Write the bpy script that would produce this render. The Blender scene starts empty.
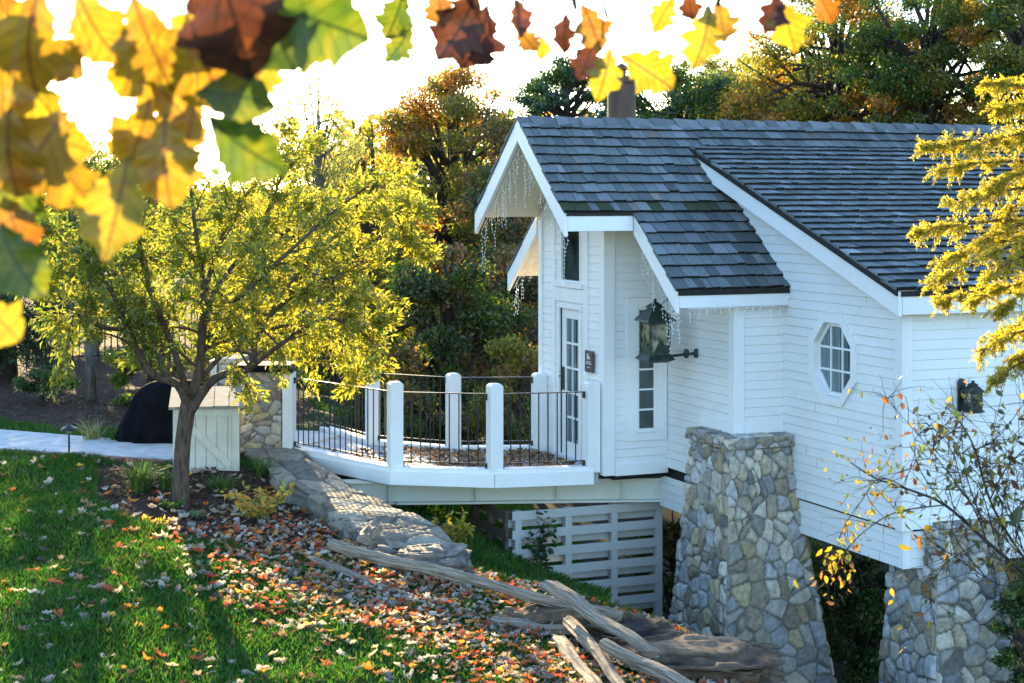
import bpy, math, random
import numpy as np
from mathutils import Vector, Matrix

# ------------------------------------------------------------------ camera, sky, sun, exposure
SC = bpy.context.scene
COL = SC.collection
TH = math.radians(22.2)                 # camera yaw: the house is built square to the world axes
CT, ST = math.cos(TH), math.sin(TH)
F, PX0, PYH, CAMZ = 1660.0, 512.0, 195.0, 3.4   # focal length in pixels, principal column, horizon row, eye height over the deck
cam = bpy.data.objects.new('camera', bpy.data.cameras.new('camera'))
COL.objects.link(cam)
cam.location = (0, 0, CAMZ)
cam.rotation_euler = (math.radians(90), 0, -TH)
cam.data.sensor_width = 36.0
cam.data.lens = 36.0 * F / 1024
cam.data.shift_y = -(341.5 - PYH) / 1024
cam.data.clip_end = 3000
cam.data.dof.use_dof = True
cam.data.dof.focus_distance = 19.0
cam.data.dof.aperture_fstop = 5.0
SC.camera = cam

SUN_EL, SUN_AZ = math.radians(12.5), math.radians(8.0)     # azimuth from +Y towards +X
W = bpy.data.worlds.new('World'); SC.world = W
W.use_nodes = True
nt = W.node_tree
bg = nt.nodes['Background']
sky = nt.nodes.new('ShaderNodeTexSky')
sky.sky_type = 'NISHITA'; sky.sun_disc = False
sky.sun_elevation = SUN_EL; sky.sun_rotation = SUN_AZ
sky.altitude = 100; sky.air_density = 1.0; sky.dust_density = .5; sky.ozone_density = 3.0
nt.links.new(sky.outputs[0], bg.inputs[0])
bg.inputs[1].default_value = 0.15
sl = bpy.data.lights.new('sun', 'SUN'); sl.energy = 5.0; sl.angle = math.radians(0.5); sl.color = (1.0, 0.76, 0.42)
so = bpy.data.objects.new('sun', sl); COL.objects.link(so)
so.rotation_euler = (-(math.pi / 2 - SUN_EL), 0, -SUN_AZ)  # light travels towards -Y and down
SC.view_settings.view_transform = 'Standard'
SC.view_settings.look = 'None'
SC.view_settings.gamma = 1.0
SC.view_settings.exposure = 2.42
SC.cycles.use_denoising = True
SC.cycles.max_bounces = 6; SC.cycles.diffuse_bounces = 3; SC.cycles.glossy_bounces = 2
SC.cycles.transmission_bounces = 4; SC.cycles.transparent_max_bounces = 6
SC.cycles.sample_clamp_indirect = 6.0

# ------------------------------------------------------------------ geometry helpers
def uw(u, w, z=0.0):                     # camera-aligned ground coordinates (right, ahead) to world
    return Vector((u * CT + w * ST, -u * ST + w * CT, z))
def P(px, py, w):                        # the point seen at a photo pixel at depth w
    return uw((px - PX0) * w / F, w, CAMZ - (py - PYH) * w / F)
def PZ(px, py, z):
    return P(px, py, (CAMZ - z) * F / (py - PYH))
def PX_(px, py, X):
    k = (px - PX0) / F; return P(px, py, X / (k * CT + ST))
def PY_(px, py, Y):
    k = (px - PX0) / F; return P(px, py, Y / (CT - k * ST))

def origin_of(o):
    v = Vector((0, 0, 0))
    while o is not None:
        v += o.location; o = o.parent
    return v
def tag(o, label=None, cat=None, group=None, kind=None):
    if label: o['label'] = label
    if cat: o['category'] = cat
    if group: o['group'] = group
    if kind: o['kind'] = kind
    return o
def thing(name, loc, label, cat, group=None):
    o = bpy.data.objects.new(name, None); COL.objects.link(o)
    o.empty_display_size = .1
    o.location = loc
    return tag(o, label, cat, group)
def link_mesh(name, me, parent=None, loc=None):
    o = bpy.data.objects.new(name, me); COL.objects.link(o)
    if parent is not None:
        o.parent = parent
    elif loc is not None:
        o.location = loc
    return o
def np_mesh(name, V, FC, mats, parent=None, loc=None, col=None, uv=None, smooth=False, mi=None):
    """V (n,3) world coordinates, FC (m,k) faces all of k corners (or list of lists)"""
    V = np.asarray(V, dtype=np.float32)
    if parent is not None: off = origin_of(parent)
    elif loc is not None: off = Vector(loc)
    else:
        mn, mx = V.min(0), V.max(0)
        off = Vector((float(mn[0] + mx[0]) / 2, float(mn[1] + mx[1]) / 2, float(mn[2])))
    V = V - np.array(off, dtype=np.float32)
    me = bpy.data.meshes.new(name)
    if isinstance(FC, np.ndarray):
        m, k = FC.shape
        me.vertices.add(len(V)); me.vertices.foreach_set('co', V.ravel())
        me.loops.add(m * k); me.loops.foreach_set('vertex_index', FC.astype(np.int32).ravel())
        me.polygons.add(m)
        me.polygons.foreach_set('loop_start', np.arange(0, m * k, k, dtype=np.int32))
        me.polygons.foreach_set('loop_total', np.full(m, k, dtype=np.int32))
        me.update(calc_edges=True)
    else:
        me.from_pydata(V.tolist(), [], FC)
    for mm in (mats if isinstance(mats, (list, tuple)) else [mats]):
        me.materials.append(mm)
    if mi is not None:
        me.polygons.foreach_set('material_index', np.asarray(mi, dtype=np.int32))
    if col is not None:
        a = me.color_attributes.new('Col', 'FLOAT_COLOR', 'POINT')
        c = np.ones((len(V), 4), dtype=np.float32); c[:, :3] = col
        a.data.foreach_set('color', c.ravel())
    if uv is not None:
        l = me.uv_layers.new(name='UVMap')
        idx = np.empty(len(me.loops), dtype=np.int32); me.loops.foreach_get('vertex_index', idx)
        l.data.foreach_set('uv', np.asarray(uv, dtype=np.float32)[idx].ravel())
    if smooth:
        me.polygons.foreach_set('use_smooth', np.ones(len(me.polygons), dtype=bool))
    me.validate()
    return link_mesh(name, me, parent, None if parent is not None else off)

class MB:
    """collects boxes, prisms and tubes, then links them as ONE mesh object"""
    def __init__(s): s.v = []; s.f = []; s.c = []; s.cur = (1, 1, 1)
    def add(s, vs, fs):
        b = len(s.v)
        s.v += [tuple(p) for p in vs]; s.c += [s.cur] * len(vs)
        s.f += [[i + b for i in f] for f in fs]
        return s
    def hexa(s, p):                       # 8 points: bottom ring 0-3, top ring 4-7
        return s.add(p, [[3, 2, 1, 0], [4, 5, 6, 7], [0, 1, 5, 4], [1, 2, 6, 5], [2, 3, 7, 6], [3, 0, 4, 7]])
    def box(s, x0, x1, y0, y1, z0, z1):
        return s.hexa([(x0, y0, z0), (x1, y0, z0), (x1, y1, z0), (x0, y1, z0), (x0, y0, z1), (x1, y0, z1), (x1, y1, z1), (x0, y1, z1)])
    def prism(s, poly, d):                # polygon swept along d
        n = len(poly); d = Vector(d)
        a = [Vector(p) for p in poly]; b = [p + d for p in a]
        return s.add(a + b, [list(range(n))[::-1], list(range(n, 2 * n))] + [[i, (i + 1) % n, (i + 1) % n + n, i + n] for i in range(n)])
    def bar(s, a, b, w, h, up=(0, 0, 1)):  # rectangular bar from a to b
        a, b = Vector(a), Vector(b); d = (b - a).normalized()
        r = d.cross(Vector(up))
        if r.length < 1e-4: r = d.cross(Vector((1, 0, 0)))
        r.normalize(); t = r.cross(d)
        q = []
        for p in (a, b):
            q += [p - r * w / 2 - t * h / 2, p + r * w / 2 - t * h / 2, p + r * w / 2 + t * h / 2, p - r * w / 2 + t * h / 2]
        return s.hexa(q)
    def tube(s, pts, rad, n=6, caps=True):
        pts = [Vector(p) for p in pts]; m = len(pts)
        if not hasattr(rad, '__len__'): rad = [rad] * m
        d = (pts[1] - pts[0]).normalized()
        r = d.cross(Vector((0, 0, 1)))
        if r.length < .05: r = d.cross(Vector((1, 0, 0)))
        r.normalize()
        vs = []
        for i, p in enumerate(pts):
            d = (pts[min(i + 1, m - 1)] - pts[max(i - 1, 0)])
            if d.length < 1e-9: d = Vector((0, 0, 1))
            d.normalize()
            r = r - d * r.dot(d)
            if r.length < 1e-6: r = d.orthogonal()
            r.normalize(); q = d.cross(r)
            for k in range(n):
                a = 2 * math.pi * k / n
                vs.append(p + (r * math.cos(a) + q * math.sin(a)) * rad[i])
        fs = [[i * n + k, i * n + (k + 1) % n, (i + 1) * n + (k + 1) % n, (i + 1) * n + k] for i in range(m - 1) for k in range(n)]
        if caps: fs += [list(range(n))[::-1], [(m - 1) * n + k for k in range(n)]]
        return s.add(vs, fs)
    def lathe(s, prof, c, n=16):           # (r, z) profile turned about a vertical axis through c
        vs = []; c = Vector(c)
        for r, z in prof:
            for k in range(n):
                a = 2 * math.pi * k / n
                vs.append(c + Vector((r * math.cos(a), r * math.sin(a), z)))
        m = len(prof)
        fs = [[i * n + k, i * n + (k + 1) % n, (i + 1) * n + (k + 1) % n, (i + 1) * n + k] for i in range(m - 1) for k in range(n)]
        fs += [list(range(n))[::-1], [(m - 1) * n + k for k in range(n)]]
        return s.add(vs, fs)
    def build(s, name, mat, parent=None, loc=None, col=False, smooth=False, bevel=0):
        o = np_mesh(name, s.v, s.f, mat, parent, loc, np.array(s.c) if col else None, smooth=smooth)
        if bevel:
            m = o.modifiers.new('bevel', 'BEVEL'); m.width = bevel; m.segments = 2; m.limit_method = 'ANGLE'; m.angle_limit = math.radians(40)
        return o

# ------------------------------------------------------------------ materials
def new_mat(name):
    m = bpy.data.materials.new(name); m.use_nodes = True
    n = m.node_tree; b = n.nodes['Principled BSDF']
    return m, n, b
def nd(n, t, **kw):
    x = n.nodes.new('ShaderNode' + t)
    for k, v in kw.items(): setattr(x, k, v)
    return x
def ramp(n, fac, stops):
    r = nd(n, 'ValToRGB')
    e = r.color_ramp.elements
    while len(e) < len(stops): e.new(.5)
    for i, (p, c) in enumerate(stops):
        e[i].position = p; e[i].color = tuple(c) + (1,) if len(c) == 3 else c
    n.links.new(fac, r.inputs[0]); return r.outputs[0]
def objco(n, scale=(1, 1, 1)):
    t = nd(n, 'TexCoord'); m = nd(n, 'Mapping'); m.inputs['Scale'].default_value = scale
    n.links.new(t.outputs['Object'], m.inputs[0]); return m.outputs[0]
def noise(n, co, sc, det=6, rough=.6, dist=0):
    x = nd(n, 'TexNoise'); x.inputs['Scale'].default_value = sc; x.inputs['Detail'].default_value = det
    x.inputs['Roughness'].default_value = rough; x.inputs['Distortion'].default_value = dist
    n.links.new(co, x.inputs['Vector']); return x.outputs['Fac']
def mix(n, fac, a, b, mode='MIX'):
    x = nd(n, 'Mix', data_type='RGBA', blend_type=mode)
    for s, v in ((0, fac), (6, a), (7, b)):
        if hasattr(v, 'links') or hasattr(v, 'is_linked'): n.links.new(v, x.inputs[s])
        elif s == 0: x.inputs[0].default_value = v
        else: x.inputs[s].default_value = tuple(v) + (1,)
    return x.outputs[2]
def bump(n, h, b, strength=.3, dist=.01):
    x = nd(n, 'Bump'); x.inputs['Strength'].default_value = strength; x.inputs['Distance'].default_value = dist
    n.links.new(h, x.inputs['Height']); n.links.new(x.outputs[0], b.inputs['Normal'])
def simple(name, c1, c2, scale=8, rough=.6, stretch=(1, 1, 1), bs=.2, bd=.005, metal=0, lo=.35, hi=.65, spec=.5):
    m, n, b = new_mat(name)
    co = objco(n, stretch); f = noise(n, co, scale)
    n.links.new(ramp(n, f, [(lo, c1), (hi, c2)]), b.inputs['Base Color'])
    b.inputs['Roughness'].default_value = rough; b.inputs['Metallic'].default_value = metal
    b.inputs['Specular IOR Level'].default_value = spec
    if bs: bump(n, f, b, bs, bd)
    return m
def attr_mat(name, rough=.85, nscale=20, amt=.5, bs=.4, bd=.01, spec=.3, stretch=(1, 1, 1)):
    m, n, b = new_mat(name)
    a = nd(n, 'Attribute', attribute_name='Col')
    f = noise(n, objco(n, stretch), nscale, 8, .65)
    g = ramp(n, f, [(.25, (1 - amt,) * 3), (.75, (1 + amt * .6,) * 3)])
    n.links.new(mix(n, 1.0, a.outputs['Color'], g, 'MULTIPLY'), b.inputs['Base Color'])
    b.inputs['Roughness'].default_value = rough; b.inputs['Specular IOR Level'].default_value = spec
    bump(n, f, b, bs, bd)
    return m
def leaf_mat(name, trans=.45, rough=.5):
    m = bpy.data.materials.new(name); m.use_nodes = True
    n = m.node_tree; n.nodes.clear()
    out = nd(n, 'OutputMaterial'); a = nd(n, 'Attribute', attribute_name='Col')
    d = nd(n, 'BsdfDiffuse'); t = nd(n, 'BsdfTranslucent'); g = nd(n, 'BsdfGlossy'); g.inputs['Roughness'].default_value = rough
    g.inputs['Color'].default_value = (1, 1, 1, 1)
    n.links.new(a.outputs['Color'], d.inputs['Color'])
    tc = mix(n, 1.0, a.outputs['Color'], (1.25, 1.2, .75), 'MULTIPLY')
    n.links.new(tc, t.inputs['Color'])
    m1 = nd(n, 'MixShader'); m1.inputs[0].default_value = trans
    n.links.new(d.outputs[0], m1.inputs[1]); n.links.new(t.outputs[0], m1.inputs[2])
    m2 = nd(n, 'MixShader'); m2.inputs[0].default_value = .035
    n.links.new(m1.outputs[0], m2.inputs[1]); n.links.new(g.outputs[0], m2.inputs[2])
    n.links.new(m2.outputs[0], out.inputs[0])
    return m

def paint_mat(name, base, dirt, amt=.35):
    m, n, b = new_mat(name)
    co = objco(n)
    f1 = noise(n, co, 1.3, 5, .6); f2 = noise(n, objco(n, (14, 14, 1.2)), 3, 6, .7); f3 = noise(n, objco(n, (2, 2, 22)), 6, 6, .7)
    a = ramp(n, f1, [(.35, (0, 0, 0)), (.70, (amt,) * 3)])
    c = mix(n, a, base, dirt)
    d = ramp(n, f2, [(.55, (0, 0, 0)), (.8, (amt * .8,) * 3)])
    c = mix(n, d, c, dirt)
    n.links.new(c, b.inputs['Base Color']); b.inputs['Roughness'].default_value = .55
    b.inputs['Specular IOR Level'].default_value = .35
    bump(n, f3, b, .25, .004)
    return m
M = {}
M['siding'] = paint_mat('white_siding_paint', (.80, .80, .79), (.60, .59, .56))
M['trim'] = paint_mat('white_trim_paint', (.82, .82, .81), (.62, .61, .58), .3)
M['soffit'] = paint_mat('cream_bounce_soffit_paint', (.82, .73, .54), (.70, .58, .38), .3)  # cream yellowed further to put warm bounce light into the colour
M['beam'] = paint_mat('cream_steel_paint', (.66, .66, .58), (.48, .46, .36), .5)
M['shadewhite'] = paint_mat('shade_greyed_white_paint', (.50, .50, .48), (.36, .34, .29), .5)  # white paint greyed to stand in for shade under the bridge
M['litboard'] = simple('painted_sunlit_board', (.66, .48, .22), (.80, .62, .34), 5, .8, (1, 6, 6))  # bright yellow tan stands in for sunlight on the boards behind
M['oldwhite'] = paint_mat('worn_white_paint', (.68, .65, .56), (.36, .31, .22), .8)
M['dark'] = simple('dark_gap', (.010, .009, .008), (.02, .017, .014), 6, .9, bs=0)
M['shingle'] = attr_mat('cedar_shingle', .8, 9, .55, .6, .01, .25, (6, 6, 6))
M['stone'] = attr_mat('field_stone', .85, 14, .5, .7, .012, .25)
M['flag'] = attr_mat('flagstone', .85, 9, .55, .8, .02, .25)
M['iron'] = simple('black_iron', (.012, .012, .013), (.03, .028, .026), 30, .45, bs=.1, bd=.002, metal=.3)
M['copper'] = simple('verdigris_metal', (.012, .020, .018), (.045, .075, .062), 14, .5, bs=.25, bd=.004, metal=.5)
M['rust'] = simple('rusty_pipe', (.035, .022, .015), (.075, .045, .03), 6, .6, (1, 1, .3), metal=.2)
M['concrete'] = simple('path_concrete', (.40, .39, .37), (.56, .55, .53), 5, .85, bs=.35, bd=.01)
M['deck'] = simple('bridge_deck_slab', (.34, .33, .32), (.60, .60, .60), 3, .8, bs=.3, bd=.006)
M['brick'] = simple('path_edge_brick', (.16, .07, .05), (.28, .14, .10), 9, .9)
M['cloth'] = simple('black_cover_cloth', (.004, .004, .005), (.010, .010, .013), 3, .9, bs=.9, bd=.05, spec=.05)
M['brownboard'] = simple('unpainted_brown_board', (.09, .065, .042), (.17, .13, .085), 5, .85, (1, 6, 6))
M['orangewood'] = simple('tan_wood', (.30, .14, .04), (.46, .25, .08), 5, .7, (6, 6, .6))
M['greywood'] = simple('grey_weathered_lid', (.16, .14, .11), (.36, .33, .28), 4, .85, (1, 8, 8))
M['bark'] = simple('brown_bark', (.035, .022, .014), (.13, .085, .055), 9, .9, (3, 3, .7), .9, .03)
M['greybark'] = simple('grey_bark', (.05, .042, .036), (.19, .16, .13), 9, .9, (3, 3, .7), .9, .03)
M['darkbark'] = simple('dark_bark', (.018, .013, .009), (.06, .043, .03), 9, .9, (3, 3, .7), .9, .03)
M['leaf'] = leaf_mat('tree_leaf', .64)
M['leafdark'] = leaf_mat('evergreen_leaf', .25)
M['litter'] = leaf_mat('fallen_leaf_skin', .42, .6)
M['grass'] = leaf_mat('grass_blade', .45)
M['bulb'] = simple('clear_bulb_plastic', (.75, .75, .72), (.9, .9, .88), 5, .2, bs=0)
M['sign'] = simple('plum_sign_board', (.045, .028, .040), (.075, .05, .065), 8, .5, bs=.05)
M['signmark'] = simple('pale_sign_paint', (.6, .58, .55), (.75, .73, .7), 8, .6, bs=0)
def rail_mat():
    m, n, b = new_mat('split_rail_wood')
    a = nd(n, 'UVMap'); mp = nd(n, 'Mapping'); mp.inputs['Scale'].default_value = (1.6, 22, 1)
    n.links.new(a.outputs[0], mp.inputs[0])
    f = noise(n, mp.outputs[0], 2.2, 9, .7, .6); g = noise(n, objco(n), 3, 4, .6)
    c = ramp(n, f, [(.36, (.022, .014, .008)), (.44, (.15, .105, .07)), (.56, (.35, .295, .23)), (.74, (.60, .55, .47))])
    c = mix(n, ramp(n, g, [(.4, (0, 0, 0)), (.8, (.5,) * 3)]), c, (.30, .22, .14))
    n.links.new(c, b.inputs['Base Color']); b.inputs['Roughness'].default_value = .85; b.inputs['Specular IOR Level'].default_value = .2
    bump(n, f, b, .6, .012)
    return m
M['rail'] = rail_mat()
def glass_mat(name, c1, c2, scale=(1, 1, .5)):
    m, n, b = new_mat(name)
    f = noise(n, objco(n, scale), 3.2, 3, .5, .4)
    n.links.new(ramp(n, f, [(.38, c1), (.62, c2)]), b.inputs['Base Color'])
    b.inputs['Roughness'].default_value = .04; b.inputs['Specular IOR Level'].default_value = .9
    return m
M['glass'] = glass_mat('window_glass', (.006, .012, .013), (.05, .075, .075))
M['glasscurtain'] = glass_mat('curtained_glass', (.03, .055, .06), (.16, .24, .25), (9, 9, .3))
M['lampglass'] = glass_mat('lantern_glass', (.02, .022, .015), (.30, .27, .16), (3, 3, 3))
def ground_mat():
    m, n, b = new_mat('ground_soil')
    a = nd(n, 'Attribute', attribute_name='Col')
    co = objco(n)
    f = noise(n, co, 7, 9, .7); g = noise(n, co, 45, 4, .7)
    c = mix(n, 1.0, a.outputs['Color'], ramp(n, f, [(.3, (.55,) * 3), (.7, (1.5,) * 3)]), 'MULTIPLY')
    c = mix(n, 1.0, c, ramp(n, g, [(.3, (.55,) * 3), (.7, (1.4,) * 3)]), 'MULTIPLY')
    n.links.new(c, b.inputs['Base Color']); b.inputs['Roughness'].default_value = .95; b.inputs['Specular IOR Level'].default_value = .1
    bump(n, g, b, .8, .02)
    return m
M['ground'] = ground_mat()
def hero_leaf(name, c1, c2, c3, vein):
    m = bpy.data.materials.new(name); m.use_nodes = True
    n = m.node_tree; n.nodes.clear()
    out = nd(n, 'OutputMaterial')
    uv = nd(n, 'UVMap'); sep = nd(n, 'SeparateXYZ'); n.links.new(uv.outputs[0], sep.inputs[0])
    def mth(op, a, b=None):
        x = nd(n, 'Math', operation=op)
        for i, v in enumerate((a, b)):
            if v is None: continue
            if hasattr(v, 'is_linked'): n.links.new(v, x.inputs[i])
            else: x.inputs[i].default_value = v
        return x.outputs[0]
    ax = mth('ABSOLUTE', sep.outputs[0])
    t = mth('SUBTRACT', sep.outputs[1], mth('MULTIPLY', ax, .75))
    fr = mth('ABSOLUTE', mth('SUBTRACT', mth('FRACT', mth('MULTIPLY', t, 7.0)), .5))
    side = mth('LESS_THAN', fr, .06); mid = mth('LESS_THAN', ax, .016)
    v = mth('MAXIMUM', mth('MULTIPLY', side, .7), mid)
    co = objco(n)
    f = noise(n, co, 14, 5, .6, .5); g = noise(n, co, 60, 4, .6)
    c = ramp(n, f, [(.32, c1), (.5, c2), (.68, c3)])
    c = mix(n, ramp(n, g, [(.60, (0, 0, 0)), (.75, (.55,) * 3)]), c, (.16, .07, .02))
    c = mix(n, v, c, vein)
    d = nd(n, 'BsdfDiffuse'); tr = nd(n, 'BsdfTranslucent'); gl = nd(n, 'BsdfGlossy'); gl.inputs['Roughness'].default_value = .45
    n.links.new(c, d.inputs[0]); n.links.new(c, tr.inputs[0])
    a = nd(n, 'MixShader'); a.inputs[0].default_value = .62
    n.links.new(d.outputs[0], a.inputs[1]); n.links.new(tr.outputs[0], a.inputs[2])
    b = nd(n, 'MixShader'); b.inputs[0].default_value = .03
    n.links.new(a.outputs[0], b.inputs[1]); n.links.new(gl.outputs[0], b.inputs[2])
    n.links.new(b.outputs[0], out.inputs[0])
    return m
HL = {
 'green': hero_leaf('green_oak_leaf', (0.036, 0.076, 0.008), (0.076, 0.112, 0.008), (0.176, 0.160, 0.011), (0.020, 0.040, 0.006)),
 'yellow': hero_leaf('yellow_oak_leaf', (.30, .19, .009), (.35, .255, .012), (.21, .195, .013), (.12, .07, .007)),
 'orange': hero_leaf('orange_oak_leaf', (0.192, 0.060, 0.008), (0.240, 0.096, 0.010), (0.304, 0.168, 0.011), (0.088, 0.028, 0.006)),
 'brown': hero_leaf('brown_oak_leaf', (.026, .010, .006), (.060, .018, .008), (.13, .04, .010), (.015, .006, .004)),
 'gold': hero_leaf('golden_oak_leaf', (0.234, 0.127, 0.010), (0.312, 0.205, 0.013), (0.215, 0.088, 0.010), (0.127, 0.059, 0.010)),
}

# ------------------------------------------------------------------ terrain
LAWN = np.array([(-90, -30), (7, -30), (5.2, 6), (3.2, 11), (2.05, 14.6), (1.45, 16.3), (.2, 17.1), (-.55, 17.3), (-2.75, 21.8), (-2.2, 23), (-2.2, 24.5), (-4, 28), (-5, 34), (-8, 48), (-12, 90), (-90, 140)], float)
def edge_dist(u, w):
    """signed distance to the lawn plateau: negative on the lawn, positive out over the ravine"""
    u = np.asarray(u, float); w = np.asarray(w, float)
    best = np.full(u.shape, 1e9); inside = np.zeros(u.shape, bool)
    n = len(LAWN)
    for i in range(n):
        a, b = LAWN[i], LAWN[(i + 1) % n]
        dx, dy = b - a
        t = np.clip(((u - a[0]) * dx + (w - a[1]) * dy) / (dx * dx + dy * dy), 0, 1)
        best = np.minimum(best, np.hypot(u - a[0] - t * dx, w - a[1] - t * dy))
        c = ((a[1] > w) != (b[1] > w)) & (u < (b[0] - a[0]) * (w - a[1]) / (b[1] - a[1] + 1e-12) + a[0])
        inside ^= c
    return np.where(inside, -best, best)
def sstep(a, b, x):
    t = np.clip((x - a) / (b - a), 0, 1); return t * t * (3 - 2 * t)
def zlawn(u, w):
    s = np.where(u > -3.8, -.13 * (u + 3.8), -.02 * (u + 3.8))
    z = -.15 + s
    flat = sstep(19.5, 21.5, w)
    z = z * (1 - flat) + np.where(u < -2.6, -.03, z) * flat
    z = np.where(w < 10, z, z)
    return np.clip(z, -1.6, .35) + .05 * np.clip(w - 30, 0, 40) * .4
def gz(u, w):
    u = np.asarray(u, float); w = np.asarray(w, float)
    d = np.clip(edge_dist(u, w), 0, None)
    drop = .08 * np.clip(d, 0, .5) * 2 + np.minimum(.1 * d * d, 1.0 + .35 * np.clip(d - 3.16, 0, None))
    drop = drop + 1.5 * sstep(.15, 1.1, d) * sstep(1.0, 1.9, u) * sstep(19.5, 17.5, w)
    floor = -3.3 + .06 * np.clip(w - 30, 0, 60)
    z = np.maximum(zlawn(np.minimum(u, 4.0), w) - drop, floor)
    z = z + .025 * np.sin(u * 2.1 + .7 * w) * np.cos(w * 1.7 - .3 * u) + .012 * np.sin(u * 5.3 - w * 4.1)
    return z
def gpt(u, w, dz=0.0):
    return uw(u, w, float(gz(u, w)) + dz)
def on_ground(px, py, lift=0.0):
    """the ground point seen at a photo pixel"""
    lo, hi = 4.0, 90.0
    ws = np.linspace(lo, hi, 4000)
    zz = CAMZ - (py - PYH) * ws / F
    g = gz((px - PX0) * ws / F, ws) + lift
    i = int(np.argmax(zz <= g)) if np.any(zz <= g) else len(ws) - 1
    return (px - PX0) * ws[i] / F, ws[i]
# ------------------------------------------------------------------ ground, mulch, path
def in_poly(poly, u, w):
    ins = np.zeros(np.shape(u), bool); n = len(poly)
    for i in range(n):
        a, b = poly[i], poly[(i + 1) % n]
        ins ^= ((a[1] > w) != (b[1] > w)) & (u < (b[0] - a[0]) * (w - a[1]) / (b[1] - a[1] + 1e-12) + a[0])
    return ins
BED = [on_ground(*p) for p in ((98, 464), (172, 471), (238, 466), (262, 474), (300, 497), (338, 535), (345, 562), (262, 553), (190, 541), (128, 521), (97, 497))]
BACKBED = [(-30, 29.5), (-14, 26.2), (-8.6, 26.6), (-7.4, 24.6), (-6.3, 24.2), (-4.6, 24.4), (-3.2, 25.2), (-3.2, 27), (-5, 34), (-8, 48), (-40, 48)]
PATH = [(-16, 26.6), (-6.8, 22.15), (-4.4, 21.25), (-3.7, 22.2), (-2.85, 22.35), (-2.3, 23.6), (-3.6, 24.0), (-4.4, 22.5), (-6.8, 23.65), (-16, 28.4)]
def axis(fine0, fine1, step, lo, hi, grow=1.25):
    a = list(np.arange(fine0, fine1 + 1e-6, step)); s = step
    while a[-1] < hi: s *= grow; a.append(a[-1] + s)
    s = step
    while a[0] > lo: s *= grow; a.insert(0, a[0] - s)
    return np.array(a)
UA, WA = axis(-9, 7, .14, -700, 700), axis(9, 28, .14, -60, 1500)
uu, ww = np.meshgrid(UA, WA)
zz = gz(uu, ww); ed = edge_dist(uu, ww)
rng = np.random.default_rng(5)
col = np.empty(uu.shape + (3,)); col[:] = (.018, .042, .010)
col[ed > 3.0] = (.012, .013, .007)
mul = in_poly(BED, uu, ww) | in_poly(BACKBED, uu, ww)
col[mul] = (.060, .036, .024)
V = np.stack([uu * CT + ww * ST, -uu * ST + ww * CT, zz], -1).reshape(-1, 3)
nu, nw = len(UA), len(WA)
ii = (np.arange(nw - 1)[:, None] * nu + np.arange(nu - 1)[None, :]).ravel()
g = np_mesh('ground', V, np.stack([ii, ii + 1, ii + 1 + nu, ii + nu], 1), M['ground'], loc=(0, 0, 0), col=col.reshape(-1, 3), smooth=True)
tag(g, kind='structure')
def sheet(name, poly, z, thick, mat, sub=None):
    m = MB(); m.prism([uw(u, w, z) for u, w in poly], (0, 0, -thick)); return m.build(name, mat)
tag(sheet('path', PATH, .022, .14, M['concrete']), kind='structure')
pe = MB()                                  # brick edge along the near side of the path
for a, b in zip(PATH[:2], PATH[1:3]):
    A, B = uw(*a, 0), uw(*b, 0); d = (B - A); n = int(d.length / .21)
    o = uw(0, -1, 0)
    for i in range(n):
        p, q = A + d * (i + .04) / n, A + d * (i + .96) / n
        pe.bar(p + o * .06 + Vector((0, 0, -.03)), q + o * .06 + Vector((0, 0, -.03)), .09, .09)
tag(pe.build('path_edging', M['brick']), kind='structure')

# ------------------------------------------------------------------ the house
HX = {'D': 8.79, 'F': 9.65, 'H': 10.29}
XR = 18.5                                   # the house runs on to the right, out of frame
RY, RZ, SL = 19.2, 4.34, .804               # ridge, and pitch of the steep roof
def zr(Y): return RZ - SL * abs(Y - RY)
BRK, MSL = 18.8, .354                       # where the main roof kicks out to its flatter pitch
def zm(Y): return zr(Y) if Y > BRK else zr(BRK) - MSL * (BRK - Y)
house = thing('white_house', (12.0, 17.0, -.1), 'white clapboard cottage with grey shingle roofs standing on stone piers over the ravine', 'house')

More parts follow.
